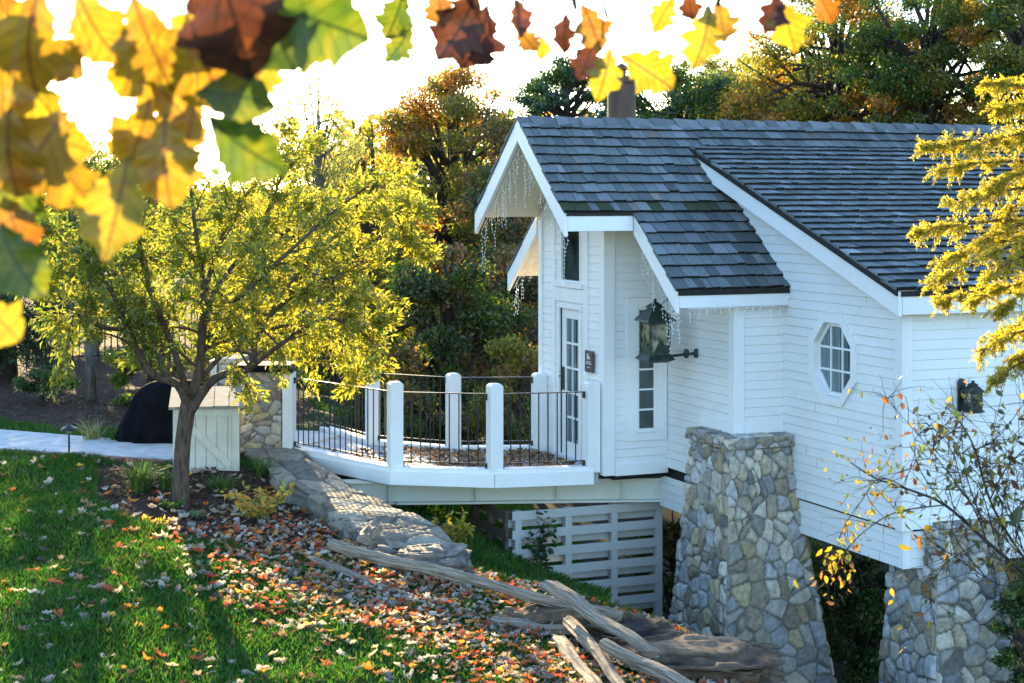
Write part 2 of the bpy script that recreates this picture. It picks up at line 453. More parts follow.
def interval(poly, z):
    xs = []
    n = len(poly)
    for i in range(n):
        (s0, z0), (s1, z1) = poly[i], poly[(i + 1) % n]
        if (z0 - z) * (z1 - z) <= 0 and z0 != z1: xs.append(s0 + (s1 - s0) * (z - z0) / (z1 - z0))
    return (min(xs), max(xs)) if len(xs) > 1 else None
def siding(poly, to3d, holes=(), zb=None, ex=.104, lip=.010, parent=house, name='wall', mat=None):
    zs = [z for s, z in poly]; z0, z1 = min(zs), max(zs)
    zb = z0 if zb is None else zb
    br = set(np.round(np.arange(zb, z1, ex), 4)) | {round(z, 4) for p in (poly, *holes) for s, z in p}
    br = sorted(b for b in br if z0 <= b <= z1)
    mb = MB(); e = 1e-5
    rr = random.Random(int(abs(sum(s for s, z in poly)) * 100))
    wob = {}
    for a, b in zip(br, br[1:]):
        if b - a < 1e-3: continue
        k = math.floor((a + b - 2 * zb) / 2 / ex); zk = zb + k * ex
        lp = lip * wob.setdefault(k, rr.uniform(.7, 1.25))
        off = lambda z: lp * (1 - (z - zk) / ex)
        ia, ib = interval(poly, a + e), interval(poly, b - e)
        if not ia or not ib: continue
        segs = [(ia[0], ia[1], ib[0], ib[1])]
        for h in holes:
            ha, hb = interval(h, a + e), interval(h, b - e)
            if ha and hb:
                segs = [x for s in segs for x in ((s[0], ha[0], s[2], hb[0]), (ha[1], s[1], hb[1], s[3]))]
        js = wob.setdefault(('j', k), rr.uniform(.15, 1.0) if rr.random() < .75 else 9)   # butt joints between boards
        cut = []
        for q in segs:
            ln = q[1] - q[0]; sj = q[0] + js * min(ln, 2.4)
            if ln > 1.1 and q[0] + .2 < sj < q[1] - .2 and q[2] + .2 < sj < q[3] - .2: cut += [(q[0], sj - .002, q[2], sj - .002), (sj + .002, q[1], sj + .002, q[3])]
            else: cut.append(q)
        for s0, s1, t0, t1 in cut:
            oa, ob = off(a), off(b)
            gv = .0055
            if abs(b - zk - ex) < 1e-3 and b - a > .03:      # shiplap groove along the top of each board
                q = (b - gv - a) / (b - a); u0, u1 = s0 + (t0 - s0) * q, s1 + (t1 - s1) * q; og = off(b - gv)
                mb.add([to3d(s0, a, oa), to3d(s1, a, oa), to3d(u1, b - gv, og), to3d(u0, b - gv, og)], [[0, 1, 2, 3]])
                mb.add([to3d(u0, b - gv, og), to3d(u1, b - gv, og), to3d(u1, b - gv, -.007), to3d(u0, b - gv, -.007)], [[0, 1, 2, 3]])
                mb.add([to3d(u0, b - gv, -.007), to3d(u1, b - gv, -.007), to3d(t1, b, -.007), to3d(t0, b, -.007)], [[0, 1, 2, 3]])
            else:
                mb.add([to3d(s0, a, oa), to3d(s1, a, oa), to3d(t1, b, ob), to3d(t0, b, ob)], [[0, 1, 2, 3]])
            if abs(a - zk) < 1e-3:
                mb.add([to3d(s0, a, -.007), to3d(s1, a, -.007), to3d(s1, a, oa), to3d(s0, a, oa)], [[0, 1, 2, 3]])
    return mb.build(name, mat or M['siding'], parent)
def wx(X): return lambda s, z, o: (X - o, s, z)            # wall facing -X, s runs along Y
def wy(Y): return lambda s, z, o: (s, Y - o, z)            # wall facing -Y, s runs along X
def octo(cy, cz, hw, hh, k=.41):
    return [(cy - hw * k, cz - hh), (cy + hw * k, cz - hh), (cy + hw, cz - hh * k), (cy + hw, cz + hh * k), (cy + hw * k, cz + hh), (cy - hw * k, cz + hh), (cy - hw, cz + hh * k), (cy - hw, cz - hh * k)]
OCY = 15.74
OC = octo(OCY, 1.57, .385, .425)
uo = .14
# D: narrow entry wall with the door and tall window; openings are real holes
DW = [(19.22, 2.27), (19.84, 2.27), (19.84, 3.06), (19.22, 3.06)]
DD = [(19.18, -.02), (19.93, -.02), (19.93, 1.98), (19.18, 1.98)]
siding([(18.5, -.05), (20.53, -.05), (20.53, zr(20.53) - uo), (RY, RZ - uo), (18.5, zr(18.5) - uo)], wx(8.79), (DW, DD))
EW = [(9.23, .50), (9.48, .50), (9.48, 1.98), (9.23, 1.98)]
siding([(8.79, -.05), (9.65, -.05), (9.65, zr(18.5) - uo), (8.79, zr(18.5) - uo)], wy(18.5), (EW,))
siding([(16.81, .02), (18.5, .02), (18.5, zr(18.5) - uo), (16.81, zr(16.81) - uo)], wx(9.65))
siding([(9.65, .62), (10.29, .62), (10.29, 2.30), (9.65, 2.30)], wy(16.81))
siding([(14.45, -.09), (RY, -.09), (RY, RZ - uo), (BRK, zm(BRK) - uo), (14.45, zm(14.45) - uo)], wx(10.29), (OC,), zb=-.09)
siding([(10.29, -.09), (XR, -.09), (XR, zm(14.45) - uo), (10.29, zm(14.45) - uo)], wy(14.45), zb=-.09)
# far side, seen only past the gable
bw = MB()
bw.box(8.80, 9.66, 20.50, 20.53, -.05, zr(20.53) - uo); bw.box(9.63, 9.66, 20.53, 21.5, -.05, zr(21.5) - uo)
bw.box(9.66, XR, 21.47, 21.5, -.5, zr(21.5) - uo); bw.box(XR - .03, XR, 14.46, 21.47, -.5, 2.3)
bw.build('wall', M['siding'], house)
# skirts below the floor line, set back a little
siding([(16.9, -.52), (18.72, -.52), (18.72, -.13), (16.9, -.13)], wx(9.665), parent=house, name='floor_skirt')
siding([(14.50, -.50), (16.9, -.50), (16.9, -.12), (14.50, -.12)], wx(10.325), parent=house, name='floor_skirt')
siding([(10.325, -.50), (XR, -.50), (XR, -.12), (10.325, -.12)], wy(14.485), parent=house, name='floor_skirt')
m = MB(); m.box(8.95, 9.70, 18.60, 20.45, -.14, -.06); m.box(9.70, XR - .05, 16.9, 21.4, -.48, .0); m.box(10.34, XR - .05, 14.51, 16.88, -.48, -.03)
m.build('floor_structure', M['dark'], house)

# corner boards and trim
t = .032
def trim(name, boxes, mat='trim', bevel=.004, parent=house):
    m = MB()
    for b in boxes: m.box(*b)
    return m.build(name, M[mat], parent, bevel=bevel)
trim('corner_board', [(8.79 - t, 8.79 + .002, 18.5 - t, 18.5 + .11, -.06, 3.55), (8.793, 8.91, 18.5 - t, 18.5, -.06, 3.55)])
trim('corner_board', [(8.79 - t, 8.79 + .002, 20.42, 20.53, -.06, 3.08)])
trim('corner_board', [(9.65 - t, 9.652, 16.81 - t, 16.81 + .10, .62, 2.2), (9.653, 9.75, 16.81 - t, 16.81, .62, 2.2)])
trim('corner_board', [(10.29 - t, 10.292, 14.45 - t, 14.45 + .10, -.10, 2.2), (10.293, 10.39, 14.45 - t, 14.45, -.10, 2.2)])
trim('corner_board', [(10.325 - .02, 10.327, 14.485 - .02, 14.55, -.50, -.105), (10.328, 10.40, 14.485 - .02, 14.486, -.50, -.105)])
trim('base_board', [(8.915, 9.648, 18.5 - .026, 18.5, -.07, .075), (9.65 - .026, 9.65, 17.5, 18.47, .0, .12)])
trim('base_board', [(9.65 - .026, 9.65, 16.915, 17.62, .62, .76), (9.755, 10.285, 16.81 - .026, 16.81, .62, .74)])
trim('casing_board', [(8.79 - .024, 8.795, 20.0, 20.09, -.02, 3.2), (8.79 - .024, 8.795, 18.98, 19.10, -.02, 3.5)])
trim('casing_board', [(8.79 - .028, 8.795, 19.10, 20.0, 2.02, 2.20)])

# roofs ----------------------------------------------------------
rs = random.Random(11)
def shingle_rows(mb, X0, X1, e0, e1, exposure=.19, ragged0=0.0, nmoss=0, pal=None):
    """rows of split shingles on the slope from the eave e0=(Y,Z) up to e1; X runs along the eave"""
    e0, e1 = Vector((0, *e0)), Vector((0, *e1))
    s = (e1 - e0); L = s.length; s.normalize()
    nrm = s.cross(Vector((1, 0, 0)))
    if nrm.z < 0: nrm = -nrm
    rows = max(1, round(L / exposure)); ex = L / rows
    for r in range(rows):
        x = X0 + rs.uniform(-.03, .0) - ragged0 * rs.random()
        rowshade = rs.uniform(.88, 1.1)
        while x < X1 - .03:
            w = rs.choice((.09, .11, .13, .15, .17, .20)) * rs.uniform(.9, 1.1)
            w = min(w, X1 - x)
            d0 = r * ex - .035 + rs.uniform(-.007, .012); d1 = min(d0 + ex * 1.55, L + .01)
            th = rs.uniform(.038, .047); lift = .012 + rs.uniform(0, .004)
            g = .004
            b = rs.choice((.12, .135, .145, .155, .165, .18, .215)) * rowshade * rs.uniform(.85, 1.15)
            c = (b * rs.uniform(.86, .90), b * 1.0, b * rs.uniform(.98, 1.03))
            k = rs.random()
            if k < .02: c = (b * 1.05, b * .9, b * .75)
            elif k < .12: c = (b * 1.35, b * 1.4, b * 1.5)
            if r < nmoss and rs.random() < .35: c = (.05, .06, .03)
            mb.cur = c
            A = Vector((x + g, 0, 0)); B = Vector((x + w - g, 0, 0))
            sk = rs.uniform(-.005, .005)
            lo = e0 + s * d0; hi = e0 + s * d1; lo2 = lo + s * sk
            mb.hexa([A + lo + nrm * lift, B + lo2 + nrm * lift, B + hi + nrm * .001, A + hi + nrm * .001,
                     A + lo + nrm * (lift + th), B + lo2 + nrm * (lift + th), B + hi + nrm * .010, A + hi + nrm * .010])
            mb.cur = (.012, .013, .013); sb = s * -.003      # near-black butt quad paints the shadow line under each row
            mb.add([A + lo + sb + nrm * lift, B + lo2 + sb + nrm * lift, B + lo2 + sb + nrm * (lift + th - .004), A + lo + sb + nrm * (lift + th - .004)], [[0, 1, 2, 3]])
            x += w
def slab(name, X0, X1, a, b, th, mat):
    m = MB()
    (ya, za), (yb, zb) = a, b
    m.hexa([(X0, ya, za - th), (X1, ya, za - th), (X1, yb, zb - th), (X0, yb, zb - th), (X0, ya, za), (X1, ya, za), (X1, yb, zb), (X0, yb, zb)])
    return m.build(name, M[mat], house)
UE, LE, ME = 17.78, 16.70, 14.28
GX, LX, MX = 7.95, 8.85, 10.14
roof = MB()
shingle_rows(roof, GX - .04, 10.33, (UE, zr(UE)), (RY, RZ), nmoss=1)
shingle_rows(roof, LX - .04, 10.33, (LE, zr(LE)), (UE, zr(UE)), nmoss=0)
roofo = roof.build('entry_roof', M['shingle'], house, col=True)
roof = MB()
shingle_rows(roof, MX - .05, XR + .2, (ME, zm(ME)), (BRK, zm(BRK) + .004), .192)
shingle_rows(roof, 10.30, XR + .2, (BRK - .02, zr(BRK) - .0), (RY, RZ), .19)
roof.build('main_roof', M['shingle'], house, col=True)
roof = MB()                                  # far slopes
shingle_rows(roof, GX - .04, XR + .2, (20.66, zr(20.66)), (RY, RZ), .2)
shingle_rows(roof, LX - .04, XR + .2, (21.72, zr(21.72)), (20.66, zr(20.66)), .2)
for i, x in enumerate(np.arange(GX - .05, XR, .17)):          # ridge caps
    for sg in (-1, 1):
        b = rs.uniform(.10, .22); roof.cur = (b, b * 1.02, b * 1.06)
        h = .05 + .012 * (i % 2)
        q = [(x, RY, RZ + h), (x + .25, RY, RZ + h - .02), (x + .25, RY + sg * .16, RZ - .16 * SL + h - .02), (x, RY + sg * .16, RZ - .16 * SL + h)]
        roof.prism(q, (0, 0, -.025))
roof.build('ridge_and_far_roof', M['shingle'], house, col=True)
# decks under the shingles: the pale underside shows as the soffit
e = .002
slab('soffit', GX, 10.28, (UE, zr(UE) - e), (RY, RZ - e), .06, 'soffit'); slab('soffit', LX, 10.28, (LE, zr(LE) - e), (UE - .001, zr(UE) - e), .06, 'soffit')
slab('soffit', GX, XR, (RY + .001, RZ - e), (20.66, zr(20.66) - e), .06, 'soffit'); slab('soffit', LX, XR, (20.661, zr(20.66) - e), (21.72, zr(21.72) - e), .06, 'soffit')
slab('soffit', MX, XR, (ME, zm(ME) - e), (BRK, zm(BRK) - e), .05, 'soffit'); slab('soffit', 10.30, XR, (BRK + .001, zr(BRK) - e), (RY - .001, RZ - e), .05, 'soffit')
def rake(X, a, b, h, th=.045, name='rake_board'):
    (ya, za), (yb, zb) = a, b
    m = MB(); m.hexa([(X - th, ya, za - h), (X, ya, za - h), (X, yb, zb - h), (X - th, yb, zb - h), (X - th, ya, za), (X, ya, za), (X, yb, zb), (X - th, yb, zb)])
    return m.build(name, M['trim'], house, bevel=.004)
r0 = .004
rake(GX, (UE - .03, zr(UE - .03) - r0), (RY - .001, RZ - r0), .26); rake(GX, (RY + .001, RZ - r0), (20.69, zr(20.69) - r0), .26)
rake(LX, (LE - .03, zr(LE - .03) - r0), (UE - .035, zr(UE - .035) - r0), .24); rake(LX, (20.70, zr(20.70) - r0), (21.75, zr(21.75) - r0), .24)
rake(MX, (ME - .03, zm(ME - .03) - r0), (BRK, zm(BRK) - r0), .25, .05)
m = MB(); m.hexa([(MX - .075, ME - .03, zm(ME) - .055), (MX - .052, ME - .03, zm(ME) - .055), (MX - .052, BRK, zm(BRK) - .05), (MX - .075, BRK, zm(BRK) - .05),
                  (MX - .075, ME - .03, zm(ME) + .01), (MX - .052, ME - .03, zm(ME) + .01), (MX - .052, BRK, zm(BRK) + .012), (MX - .075, BRK, zm(BRK) + .012)])
m.build('drip_edge', M['dark'], house)
trim('fascia', [(GX + .002, LX - .05, UE - .035, UE, zr(UE) - .225, zr(UE) - .02)])
trim('fascia', [(LX + .002, 10.285, LE - .035, LE, zr(LE) - .21, zr(LE) - .03)])
trim('fascia', [(MX + .002, XR, ME - .035, ME, zm(ME) - .25, zm(ME) - .035)])
trim('drip_edge', [(MX - .02, XR, ME - .05, ME - .037, zm(ME) - .06, zm(ME) - .005)], 'dark', 0)
trim('drip_edge', [(LX - .02, 10.285, LE - .05, LE - .037, zr(LE) - .07, zr(LE) - .005)], 'dark', 0)
trim('drip_edge', [(GX - .02, LX - .05, UE - .05, UE - .037, zr(UE) - .045, zr(UE) - .005)], 'dark', 0)
trim('eave_soffit', [(10.30, XR, ME + .001, 14.44, zm(ME) - .23, zm(ME) - .215), (9.66, 10.28, LE + .001, 16.79, zr(LE) - .18, zr(LE) - .165)], 'soffit', 0)
# stovepipe behind the ridge
c = P(621.5, 110, 22.9)
m = MB(); m.lathe([(.20, -1.0), (.20, .36), (.235, .37), (.235, .45), (.19, .46)], c, 20)
ch = m.build('stovepipe', M['rust'], house, smooth=False)
m = MB(); m.lathe([(.06, .46), (.06, .54), (.15, .56), (.02, .64)], c, 14); m.build('rain_cap', M['rust'], ch)

# windows and door --------------------------------------------------
def frame_x(mb, X, y0, y1, z0, z1, w, th, proud):
    mb.box(X - proud, X - proud + th, y0, y0 + w, z0, z1); mb.box(X - proud, X - proud + th, y1 - w, y1, z0, z1)
    mb.box(X - proud, X - proud + th, y0 + w, y1 - w, z0, z0 + w); mb.box(X - proud, X - proud + th, y0 + w, y1 - w, z1 - w, z1)
# tall window over the door
w = MB(); frame_x(w, 8.79, 19.22, 19.84, 2.27, 3.06, .03, .06, .012)
win = w.build('window', M['trim'], house, bevel=.003)
m = MB(); m.box(8.806, 8.81, 19.25, 19.81, 2.30, 3.03); m.build('pane', M['glass'], win)
m = MB(); m.box(8.79 - .05, 8.80, 19.12, 19.98, 2.205, 2.268); m.build('sill', M['trim'], win, bevel=.004)
# door
m = MB(); frame_x(m, 8.79, 19.18, 19.93, -.02, 1.98, .05, .10, .02); m.build('door_frame', M['trim'], house, bevel=.003)
dm = MB()
dx0, dx1 = 8.815, 8.855
dm.box(dx0, dx1, 19.24, 19.36, .01, 1.92); dm.box(dx0, dx1, 19.74, 19.87, .01, 1.92)
for za, zb in ((.01, .20), (1.80, 1.92)): dm.box(dx0, dx1, 19.36, 19.74, za, zb)
for i in range(1, 5): dm.box(dx0, dx1, 19.36, 19.74, .20 + i * .32 - .014, .20 + i * .32 + .014)
dm.box(dx0, dx1, 19.543, 19.557, .2, 1.8)
door = dm.build('door', M['trim'], house, bevel=.002)
m = MB(); m.box(8.833, 8.838, 19.36, 19.74, .2, 1.8); m.build('pane', M['glasscurtain'], door)
m = MB(); m.box(8.80, 8.813, 19.78, 19.835, .86, 1.16); m.tube([(8.80, 19.807, 1.04), (8.75, 19.807, 1.04), (8.75, 19.72, 1.04)], .011, 8)
m.build('handle', M['iron'], door)
m = MB(); m.box(8.80, 8.82, 19.873, 19.879, .0, 1.93); m.build('weatherstrip', M['dark'], door)
# narrow window beside the lantern
w = MB()
for x0, x1, z0, z1 in ((9.07, 9.23, .35, 2.13), (9.48, 9.63, .35, 2.13), (9.23, 9.48, .35, .47), (9.23, 9.48, 2.0, 2.13)): w.box(x0, x1, 18.5 - .03, 18.5 + .0, z0, z1)
win = w.build('window', M['trim'], house, bevel=.004)
w = MB(); w.box(9.05, 9.65, 18.5 - .05, 18.5 - .002, 2.132, 2.16); w.build('head_ledge', M['trim'], win, bevel=.003)
w = MB(); w.box(9.20, 9.51, 18.5 - .05, 18.5 - .032, .455, .495); w.build('sill', M['trim'], win, bevel=.003)
w = MB()
for x0, x1, z0, z1 in ((9.23, 9.252, .47, 2.0), (9.458, 9.48, .47, 2.0)): w.box(x0, x1, 18.49, 18.53, z0, z1)
for i in range(7): w.box(9.252, 9.458, 18.495, 18.525, .47 + i * .25, .492 + i * .25)
w.build('sash', M['trim'], win)
m = MB(); m.box(9.252, 9.458, 18.512, 18.517, .48, 2.0); m.build('pane', M['glass'], win)
# octagonal window, set deep
w = MB()
def ring_x(mb, a, b, X0, X1):
    n = len(a)
    for i in range(n):
        j = (i + 1) % n
        q = [(X0, *a[i]), (X0, *a[j]), (X0, *b[j]), (X0, *b[i])]
        mb.prism(q, (X1 - X0, 0, 0))
ring_x(w, octo(OCY, 1.57, .465, .505), octo(OCY, 1.57, .37, .41), 10.255, 10.30)
win = w.build('window', M['trim'], house)
w = MB(); ring_x(w, octo(OCY, 1.57, .385, .425), octo(OCY, 1.57, .375, .415), 10.302, 10.36); w.build('reveal', M['trim'], win)
w = MB(); ring_x(w, octo(OCY, 1.57, .372, .412), octo(OCY, 1.57, .325, .365), 10.318, 10.352)
for k in (-1, 1):
    w.box(10.322, 10.348, OCY + k * .115 - .012, OCY + k * .115 + .012, 1.57 - .36, 1.57 + .36)
    w.box(10.325, 10.345, OCY - .325, OCY + .325, 1.57 + k * .125 - .012, 1.57 + k * .125 + .012)
w.build('sash', M['trim'], win)
m = MB(); m.prism([(10.335, y, z) for y, z in octo(OCY, 1.57, .345, .385)], (.004, 0, 0)); m.build('pane', M['glasscurtain'], win)

# sign by the door -----------------------------------------------
sy0, sy1, sz0, sz1 = 18.77, 19.0, 1.18, 1.45
sg = thing('door_sign', (8.75, 18.885, 1.18), 'small dark plum notice board with pale emblem beside the glazed door', 'sign')
m = MB(); m.box(8.742, 8.764, sy0, sy1, sz0, sz1); m.build('board', M['sign'], sg, bevel=.003)
m = MB()
X = 8.739
pts = [(18.84, 1.335), (18.86, 1.38), (18.885, 1.385), (18.90, 1.42), (18.93, 1.40), (18.925, 1.37), (18.935, 1.335), (18.90, 1.35)]
m.prism([(X, y, z) for y, z in pts], (.003, 0, 0))
m.build('emblem', M['signmark'], sg)
m = MB()
for k, (a, b, z) in enumerate(((18.82, 18.95, 1.305), (18.80, 18.97, 1.282), (18.85, 18.92, 1.235))):
    y = a
    while y < b - .008:
        l = rs.uniform(.008, .016); m.box(X, X + .003, y, y + l, z, z + .012); y += l + .006
m.build('lettering', M['signmark'], sg)
# ------------------------------------------------------------------ wall lanterns
def lantern(c, s, h, label, group=None):
    """four-sided lantern, c = centre of its base"""
    c = Vector(c)
    L = thing('wall_lantern', c, label, 'lantern', group)
    def pyr(mb, w0, z0, w1, z1):
        q = [(c.x + sx * w0, c.y + sy * w0, c.z + z0) for sx, sy in ((-1, -1), (1, -1), (1, 1), (-1, 1))]
        q += [(c.x + sx * w1, c.y + sy * w1, c.z + z1) for sx, sy in ((-1, -1), (1, -1), (1, 1), (-1, 1))]
        mb.hexa(q)
    b = s / 2
    m = MB(); pyr(m, b * .8, 0, b * 1.35, h * .05); pyr(m, b * 1.35, h * .052, b * 1.02, h * .12); m.build('base', M['copper'], L, bevel=.003)
    m = MB()
    for sx in (-1, 1):
        for sy in (-1, 1):
            x, y = c.x + sx * b * .93, c.y + sy * b * .93
            m.box(x - b * .09, x + b * .09, y - b * .09, y + b * .09, c.z + h * .122, c.z + h * .64)
    for zz_ in (.122, .60):
        for sg_ in (-1, 1):
            m.box(c.x - b * .83, c.x + b * .83, c.y + sg_ * b * .93 - b * .06, c.y + sg_ * b * .93 + b * .06, c.z + h * zz_, c.z + h * (zz_ + .035))
            m.box(c.x + sg_ * b * .93 - b * .06, c.x + sg_ * b * .93 + b * .06, c.y - b * .83, c.y + b * .83, c.z + h * zz_, c.z + h * (zz_ + .035))
    m.build('cage', M['copper'], L)
    rl = random.Random(3)
    m = MB()
    for sg_ in (-1, 1):                       # pierced scenery along the foot of each pane
        for ax in (0, 1):
            prof = [(-.8, .16)] + [(k, .16 + .22 * max(0, 1 - abs(k * 1.3 - .2)) + rl.uniform(-.02, .03)) for k in np.linspace(-.8, .8, 9)] + [(.8, .16)]
            if ax == 0: m.prism([(c.x + k * b, c.y + sg_ * b * .955, c.z + h * zz_) for k, zz_ in prof], (0, .003, 0))
            else: m.prism([(c.x + sg_ * b * .955, c.y + k * b, c.z + h * zz_) for k, zz_ in prof], (.003, 0, 0))
    m.build('silhouette_plate', M['copper'], L)
    m = MB()
    for sg_ in (-1, 1):
        m.box(c.x - b * .84, c.x + b * .84, c.y + sg_ * b * .92, c.y + sg_ * b * .92 + .003, c.z + h * .16, c.z + h * .60)
        m.box(c.x + sg_ * b * .92, c.x + sg_ * b * .92 + .003, c.y - b * .84, c.y + b * .84, c.z + h * .16, c.z + h * .60)
    m.build('pane', M['lampglass'], L)
    m = MB(); pyr(m, b * 1.4, h * .642, b * 1.36, h * .67); pyr(m, b * 1.36, h * .671, b * .62, h * .83)
    pyr(m, b * .52, h * .831, b * .52, h * .86); pyr(m, b * .70, h * .861, b * .10, h * .955); m.build('cap', M['copper'], L, bevel=.002)
    m = MB(); m.lathe([(.008, h * .95), (.022, h * .965), (.022, h * .985), (.006, h)], c, 10); m.build('finial', M['copper'], L, smooth=True)
    return L
ly = 17.72
lc = PY_(655, 362, ly)
L = lantern(lc, .27, .76, 'big dark bronze lantern on a horizontal arm in front of the narrow window')
az = PX_(697, 353, 9.65).z
m = MB(); m.tube([(lc.x + .12, ly, az - .03), (9.64, ly, az)], .017, 8)
for x in (9.50, 9.635): m.lathe([(.0, -.058), (.026, -.05), (.034, -.015), (.034, .015), (.026, .05), (0, .058)], (x, ly, az), 12)
m.build('bracket_arm', M['copper'], L)
m = MB(); top = lc + Vector((0, 0, .60))
m.tube([top + Vector((.14, -.12, -.02)), PY_(693, 300, 16.9)], .005, 5); m.tube([top + Vector((.14, .10, .08)), PY_(678, 288, 17.2)], .005, 5)
m.build('stay_rod', M['iron'], L)
sc_ = PY_(973, 413, 14.28)
L2 = lantern(sc_, .135, .34, 'small dark lantern on the white wall above the bare bush')
p = PY_(961, 395, 14.43)
m = MB(); q = [(p.x - .045, p.z - .17), (p.x + .045, p.z - .17), (p.x + .045, p.z + .13)] + [(p.x + .045 * math.cos(a), p.z + .13 + .045 * math.sin(a)) for a in np.linspace(.3, 2.8, 7)] + [(p.x - .045, p.z + .13)]
m.prism([(x, 14.43, z) for x, z in q], (0, -.02, 0)); m.build('back_plate', M['copper'], L2)
m = MB(); m.tube([(p.x, 14.41, p.z), (p.x, 14.33, p.z + .05), (sc_.x - .06, 14.30, p.z + .03)], .01, 6); m.build('bracket_arm', M['copper'], L2)

# icicle light strings ---------------------------------------------
ri = random.Random(8)
def icicles(path, n, lmin, lmax, label):
    m = MB(); path = [Vector(p) for p in path]
    segs = [(a, b, (b - a).length) for a, b in zip(path, path[1:])]; T = sum(s[2] for s in segs)
    def at(t):
        d = t * T
        for a, b, l in segs:
            if d <= l: return a.lerp(b, d / l)
            d -= l
        return path[-1]
    m.tube([at(i / 24) + Vector((0, 0, -.008 * (i % 2))) for i in range(25)], .004, 4)
    bulbs = MB()
    for i in range(n):
        p = at((i + ri.uniform(.1, .9)) / n); l = ri.uniform(lmin, lmax) * ri.choice((.35, .7, 1, 1))
        k = max(3, int(l / .045)); q = [p + Vector((ri.uniform(-.012, .012), ri.uniform(-.012, .012), -l * j / k)) for j in range(k + 1)]
        m.tube(q, .0014, 3)
        for v in q[1:]:
            d = Vector((ri.uniform(-.02, .02), ri.uniform(-.02, .02), -.018)); bulbs.tube([v, v + d * .5, v + d], [.002, .0065, .0015], 5)
    T_ = thing('icicle_lights', path[0], label, 'string lights', 'icicle light strings under the roof edges')
    m.build('wire', M['bulb'], T_); tag(bulbs.build('bulbs', M['bulb'], T_), kind='stuff')
icicles([(GX + .03, 20.62, zr(20.62) - .27), (GX + .03, RY, RZ - .27), (GX + .03, UE + .02, zr(UE) - .27)], 34, .25, .85, 'unlit white icicle lights hanging inside the tall peaked gable over the door')
icicles([(LX + .03, UE - .08, zr(UE - .08) - .25), (LX + .03, LE, zr(LE) - .25)], 24, .2, .7, 'unlit white icicle lights hanging from the sloping board above the big lantern')
icicles([(LX + .03, 20.75, zr(20.75) - .25), (LX + .03, 21.7, zr(21.7) - .25)], 12, .2, .5, 'unlit white icicle lights on the small gable behind the entry')
icicles([(LX + .1, LE - .04, zr(LE) - .215), (10.25, LE - .04, zr(LE) - .215)], 14, .06, .2, 'short unlit white icicle lights along the low eave over the stone pier')

# ------------------------------------------------------------------ stonework: a face grid pushed out into stones
def stone_field(S, T, rg, cell, aniso=1.35, jit=.95):
    """distance to the mortar line and stone index on arrays S (across) and T (up), both in metres"""
    W_, H_ = S.max() - S.min(), T.max() - T.min()
    pts = []; y = T.min() - cell
    while y < T.max() + cell:
        hrow = cell * rg.uniform(.5, 1.2); x = S.min() - cell * rg.uniform(.2, 1.2)
        while x < S.max() + cell:
            wc = cell * aniso * rg.uniform(.5, 1.35)
            pts.append((x + wc / 2 + rg.uniform(-.12, .12) * cell, y + hrow / 2 + rg.uniform(-.28, .28) * hrow)); x += wc
        y += hrow
    ex = rg.random((int(len(pts) * .4), 2)); pts += [(S.min() + a * W_, T.min() + b * H_) for a, b in ex]
    pts = np.array(pts)
    s, t = S.ravel(), T.ravel()
    d1 = np.full(s.shape, 1e9); d2 = np.full(s.shape, 1e9); d3 = np.full(s.shape, 1e9); i1 = np.zeros(s.shape, int)
    wob = .018 * np.sin(s * 31 + t * 17) + .015 * np.sin(t * 41 - s * 23)
    for k, (x, y) in enumerate(pts):
        d = np.hypot((s - x) / aniso, t - y) + wob * .5
        c = d < d1
        nd2 = np.where(c, d1, np.minimum(d2, d)); d3 = np.minimum(d3, np.where(c, d2, np.where(d < d2, d2, d))); d2 = nd2; i1 = np.where(c, k, i1); d1 = np.where(c, d, d1)
    return np.minimum(d2 - d1, .8 * (d3 - d1)).reshape(S.shape), i1.reshape(S.shape), len(pts)
PAL = [(.40, .40, .38), (.30, .30, .29), (.48, .46, .41), (.24, .26, .28), (.52, .50, .45), (.36, .33, .27), (.42, .43, .45), (.27, .24, .19), (.33, .35, .38)]
